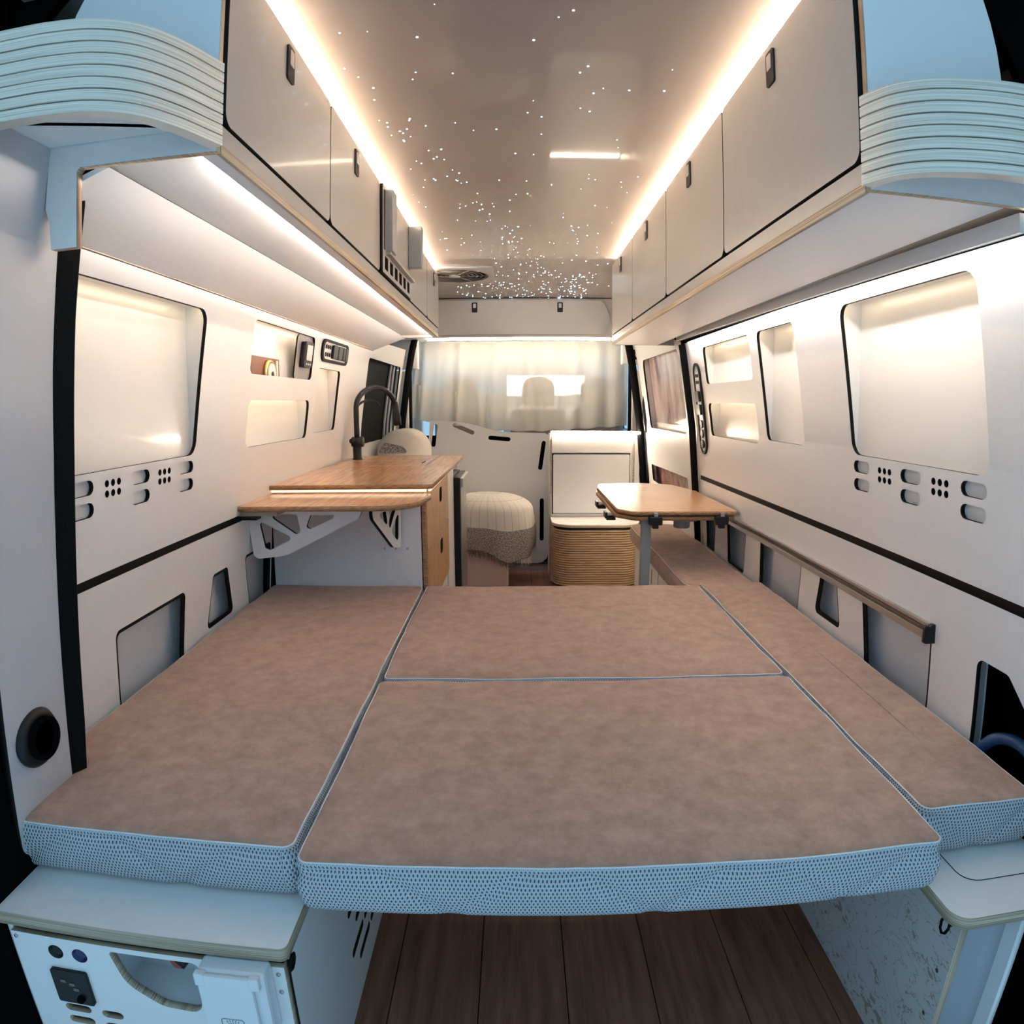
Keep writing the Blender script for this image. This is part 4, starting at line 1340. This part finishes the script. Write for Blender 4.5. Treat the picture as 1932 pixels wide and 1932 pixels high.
# rounded armchair back beyond the worktop, with a bit of the same throw
ch = thing('armchair', 'cream rounded seat back peeking over the far end of the worktop', 'chair', (-.70, 4.15, 0))
bm = bmesh.new(); addbox(bm, -.85, -.545, 3.90, 4.40, 0, 1.065, .14, 8)
put('chair_shell', bm, 'cream', ch, True)
m = mat('greythrow', (.3, .28, .26), .95, spec=.1)
noise_col(m, (.10, .09, .085), (.50, .46, .42), ns=160, detail=3, lo=.38, hi=.62)
plate('throw_corner', rpoly([(-.82, .93), (-.63, .93), (-.67, .972), (-.78, .995)], .012), [], .008, lambda u, v, w: (u, 3.894 + w, v), ['greythrow', 'greythrow'], ch)

# ------------------------------------------------------------------ small wall fittings
def wplate(name, outer, holes, t, side, off, mats, parent=None):
    """plate proud of the wall by off"""
    return plate(name, outer, holes, t, lambda u, v, w: (side * (wx(v) - off + w) + .009, u, v), mats, parent)


sw = thing('switch_panel', 'short rounded switch panel with black frame on the left wall', 'switch panel', onwall(-1, 2.9, 1.40))
wplate('frame', rr(2.70, 1.400, 3.12, 1.492, .035), [rr(2.722, 1.410, 3.098, 1.482, .028)], .008, -1, .004, ['core', 'core'], sw)
wplate('plate', rr(2.722, 1.410, 3.098, 1.482, .028), [], .004, -1, .002, ['laminate', 'laminate'], sw)
for k in range(3):
    for b in (1.430, 1.462):
        wplate('button', circ(2.755 + .03 * k, b, .009, 10), [], .004, -1, .006, ['blackplastic', 'blackplastic'], sw)
for y0, y1 in ((2.84, 2.905), (2.92, 2.985), (3.0, 3.035), (3.045, 3.08)):
    wplate('rocker_switch', rr(y0, 1.418, y1, 1.474, .006), [], .014, -1, .010, ['blackplastic', 'blackplastic'], sw)
sw = thing('switch_panel', 'long vertical switch panel with sockets on the right wall', 'switch panel', onwall(1, 3.0, .99))
wplate('frame', rr(2.955, .988, 3.065, 1.402, .054), [rr(2.972, 1.0, 3.048, 1.390, .038)], .008, 1, .004, ['core', 'core'], sw)
wplate('plate', rr(2.972, 1.0, 3.048, 1.390, .038), [], .004, 1, .002, ['laminate', 'laminate'], sw)
for k in range(2):
    for b in (1.345, 1.315):
        wplate('button', circ(2.998 + .026 * k, b, .008, 10), [], .004, 1, .006, ['blackplastic', 'blackplastic'], sw)
for z0, z1 in ((1.228, 1.275), (1.168, 1.215)):
    wplate('rocker_switch', rr(2.985, z0, 3.04, z1, .006), [], .014, 1, .010, ['blackplastic', 'blackplastic'], sw)
for z in (1.125, 1.082, 1.035):
    wplate('power_socket', circ(3.01, z, .019, 16), [], .010, 1, .008, ['blackplastic', 'blackplastic'], sw)

cd = thing('control_display', 'dark heater control panel with small screen in the upper left niche', 'control panel', onwall(-1, 2.5, 1.33))
wplate('panel', rr(2.425, 1.318, 2.612, 1.484, .02), [], .006, -1, -.012, ['greywarm', 'core'], cd)
dv = wplate('device', rr(2.468, 1.362, 2.560, 1.458, .008), [], .020, -1, .002, ['blackplastic', 'blackplastic'], cd)
wplate('screen', rr(2.482, 1.388, 2.548, 1.446, .003), [], .002, -1, .0135, ['silver', 'silver'], dv)
for k in range(3):
    wplate('key', circ(2.492 + .022 * k, 1.374, .004, 8), [], .002, -1, .0135, ['whiteplastic', 'whiteplastic'], dv)
bg_ = thing('brass_gauge', 'round brass gauge on a small brown board in the upper left niche', 'gauge', onwall(-1, 2.2, 1.32, -.036))
X_ = onwall(-1, 2.2, 1.34, -.036).x
plate('board', [(2.07, 1.31), (2.33, 1.31), (2.33, 1.382), (2.07, 1.382)], [], .008, lambda u, v, w: (X_ + w, u, v), ['leather', 'leather'], bg_)
put('brass_ring', lathe(bmesh.new(), [(.050, 0), (.050, .012), (.040, .014), (.040, .010), (.001, .010)], (X_ + .004, 2.22, 1.325), 24, 'x'), 'brass', bg_, True)
put('dial', lathe(bmesh.new(), [(.038, .0), (.038, .0155), (.001, .0155)], (X_ + .004, 2.22, 1.325), 24, 'x'), 'dial', bg_)
put('dial_boss', lathe(bmesh.new(), [(.010, .0), (.010, .018), (.001, .019)], (X_ + .004, 2.22, 1.325), 12, 'x'), 'blackplastic', bg_)
box('thermometer', X_ + .004, X_ + .010, 2.29, 2.305, 1.318, 1.376, 'dial', bg_, .002)

av = thing('air_vent', 'round black air outlet on the pale left rear pillar', 'vent', (-.76, .86, .70))
ax = xin(PL, .70)
put('flange', lathe(bmesh.new(), [(.050, .0), (.050, .004), (.044, .012), (.036, .014)], (ax, .868, .702), 28, 'x'), 'blackplastic', av, True)
put('barrel', lathe(bmesh.new(), [(.036, .0), (.036, .022), (.030, .024), (.029, .014), (.001, .014)], (ax, .868, .702), 28, 'x'), 'void', av, True)

cbn = tag(put('carabiner', tube(bmesh.new(), [(.885, 4.30, .975), (.888, 4.275, .96), (.888, 4.275, .90), (.885, 4.30, .88), (.882, 4.335, .885), (.882, 4.335, .955)], .005, 8, True), 'steel', None, True), 'small steel carabiner hanging by the sliding door seal', 'carabiner')
hk = thing('coat_hook', 'small black hook on the white post right of the curtain', 'hook', (.845, 4.78, 1.56))
put('hook_plate', lathe(bmesh.new(), [(.016, 0), (.016, .01)], (.845, 4.788, 1.585), 14, 'y'), 'blackplastic', hk)
put('hook_arm', tube(bmesh.new(), smoothpath([(.845, 4.785, 1.60), (.838, 4.765, 1.57), (.850, 4.755, 1.54), (.868, 4.765, 1.55)], 4), .009, 8), 'blackplastic', hk, True)
hk = thing('coat_hook', 'small silver ring on the white post left of the curtain', 'hook', (-.80, 4.78, 1.56))
put('ring', tube(bmesh.new(), [(-.80 + .016 * math.cos(a * .785), 4.775, 1.545 + .016 * math.sin(a * .785)) for a in range(8)], .003, 6, True), 'steel', hk, True)
put('stud', lathe(bmesh.new(), [(.008, 0), (.008, .02)], (-.80, 4.78, 1.565), 12, 'y'), 'steel', hk)
sbt = tag(put('seat_belt_guide', tube(bmesh.new(), [(.868, 4.40, 1.42), (.864, 4.385, 1.36), (.858, 4.385, 1.22), (.862, 4.39, 1.10), (.87, 4.40, 1.03)], [.012, .022, .026, .024, .012], 10), 'blackplastic', None, True), 'black belt guide bulging from the door seal on the right', 'seat belt')
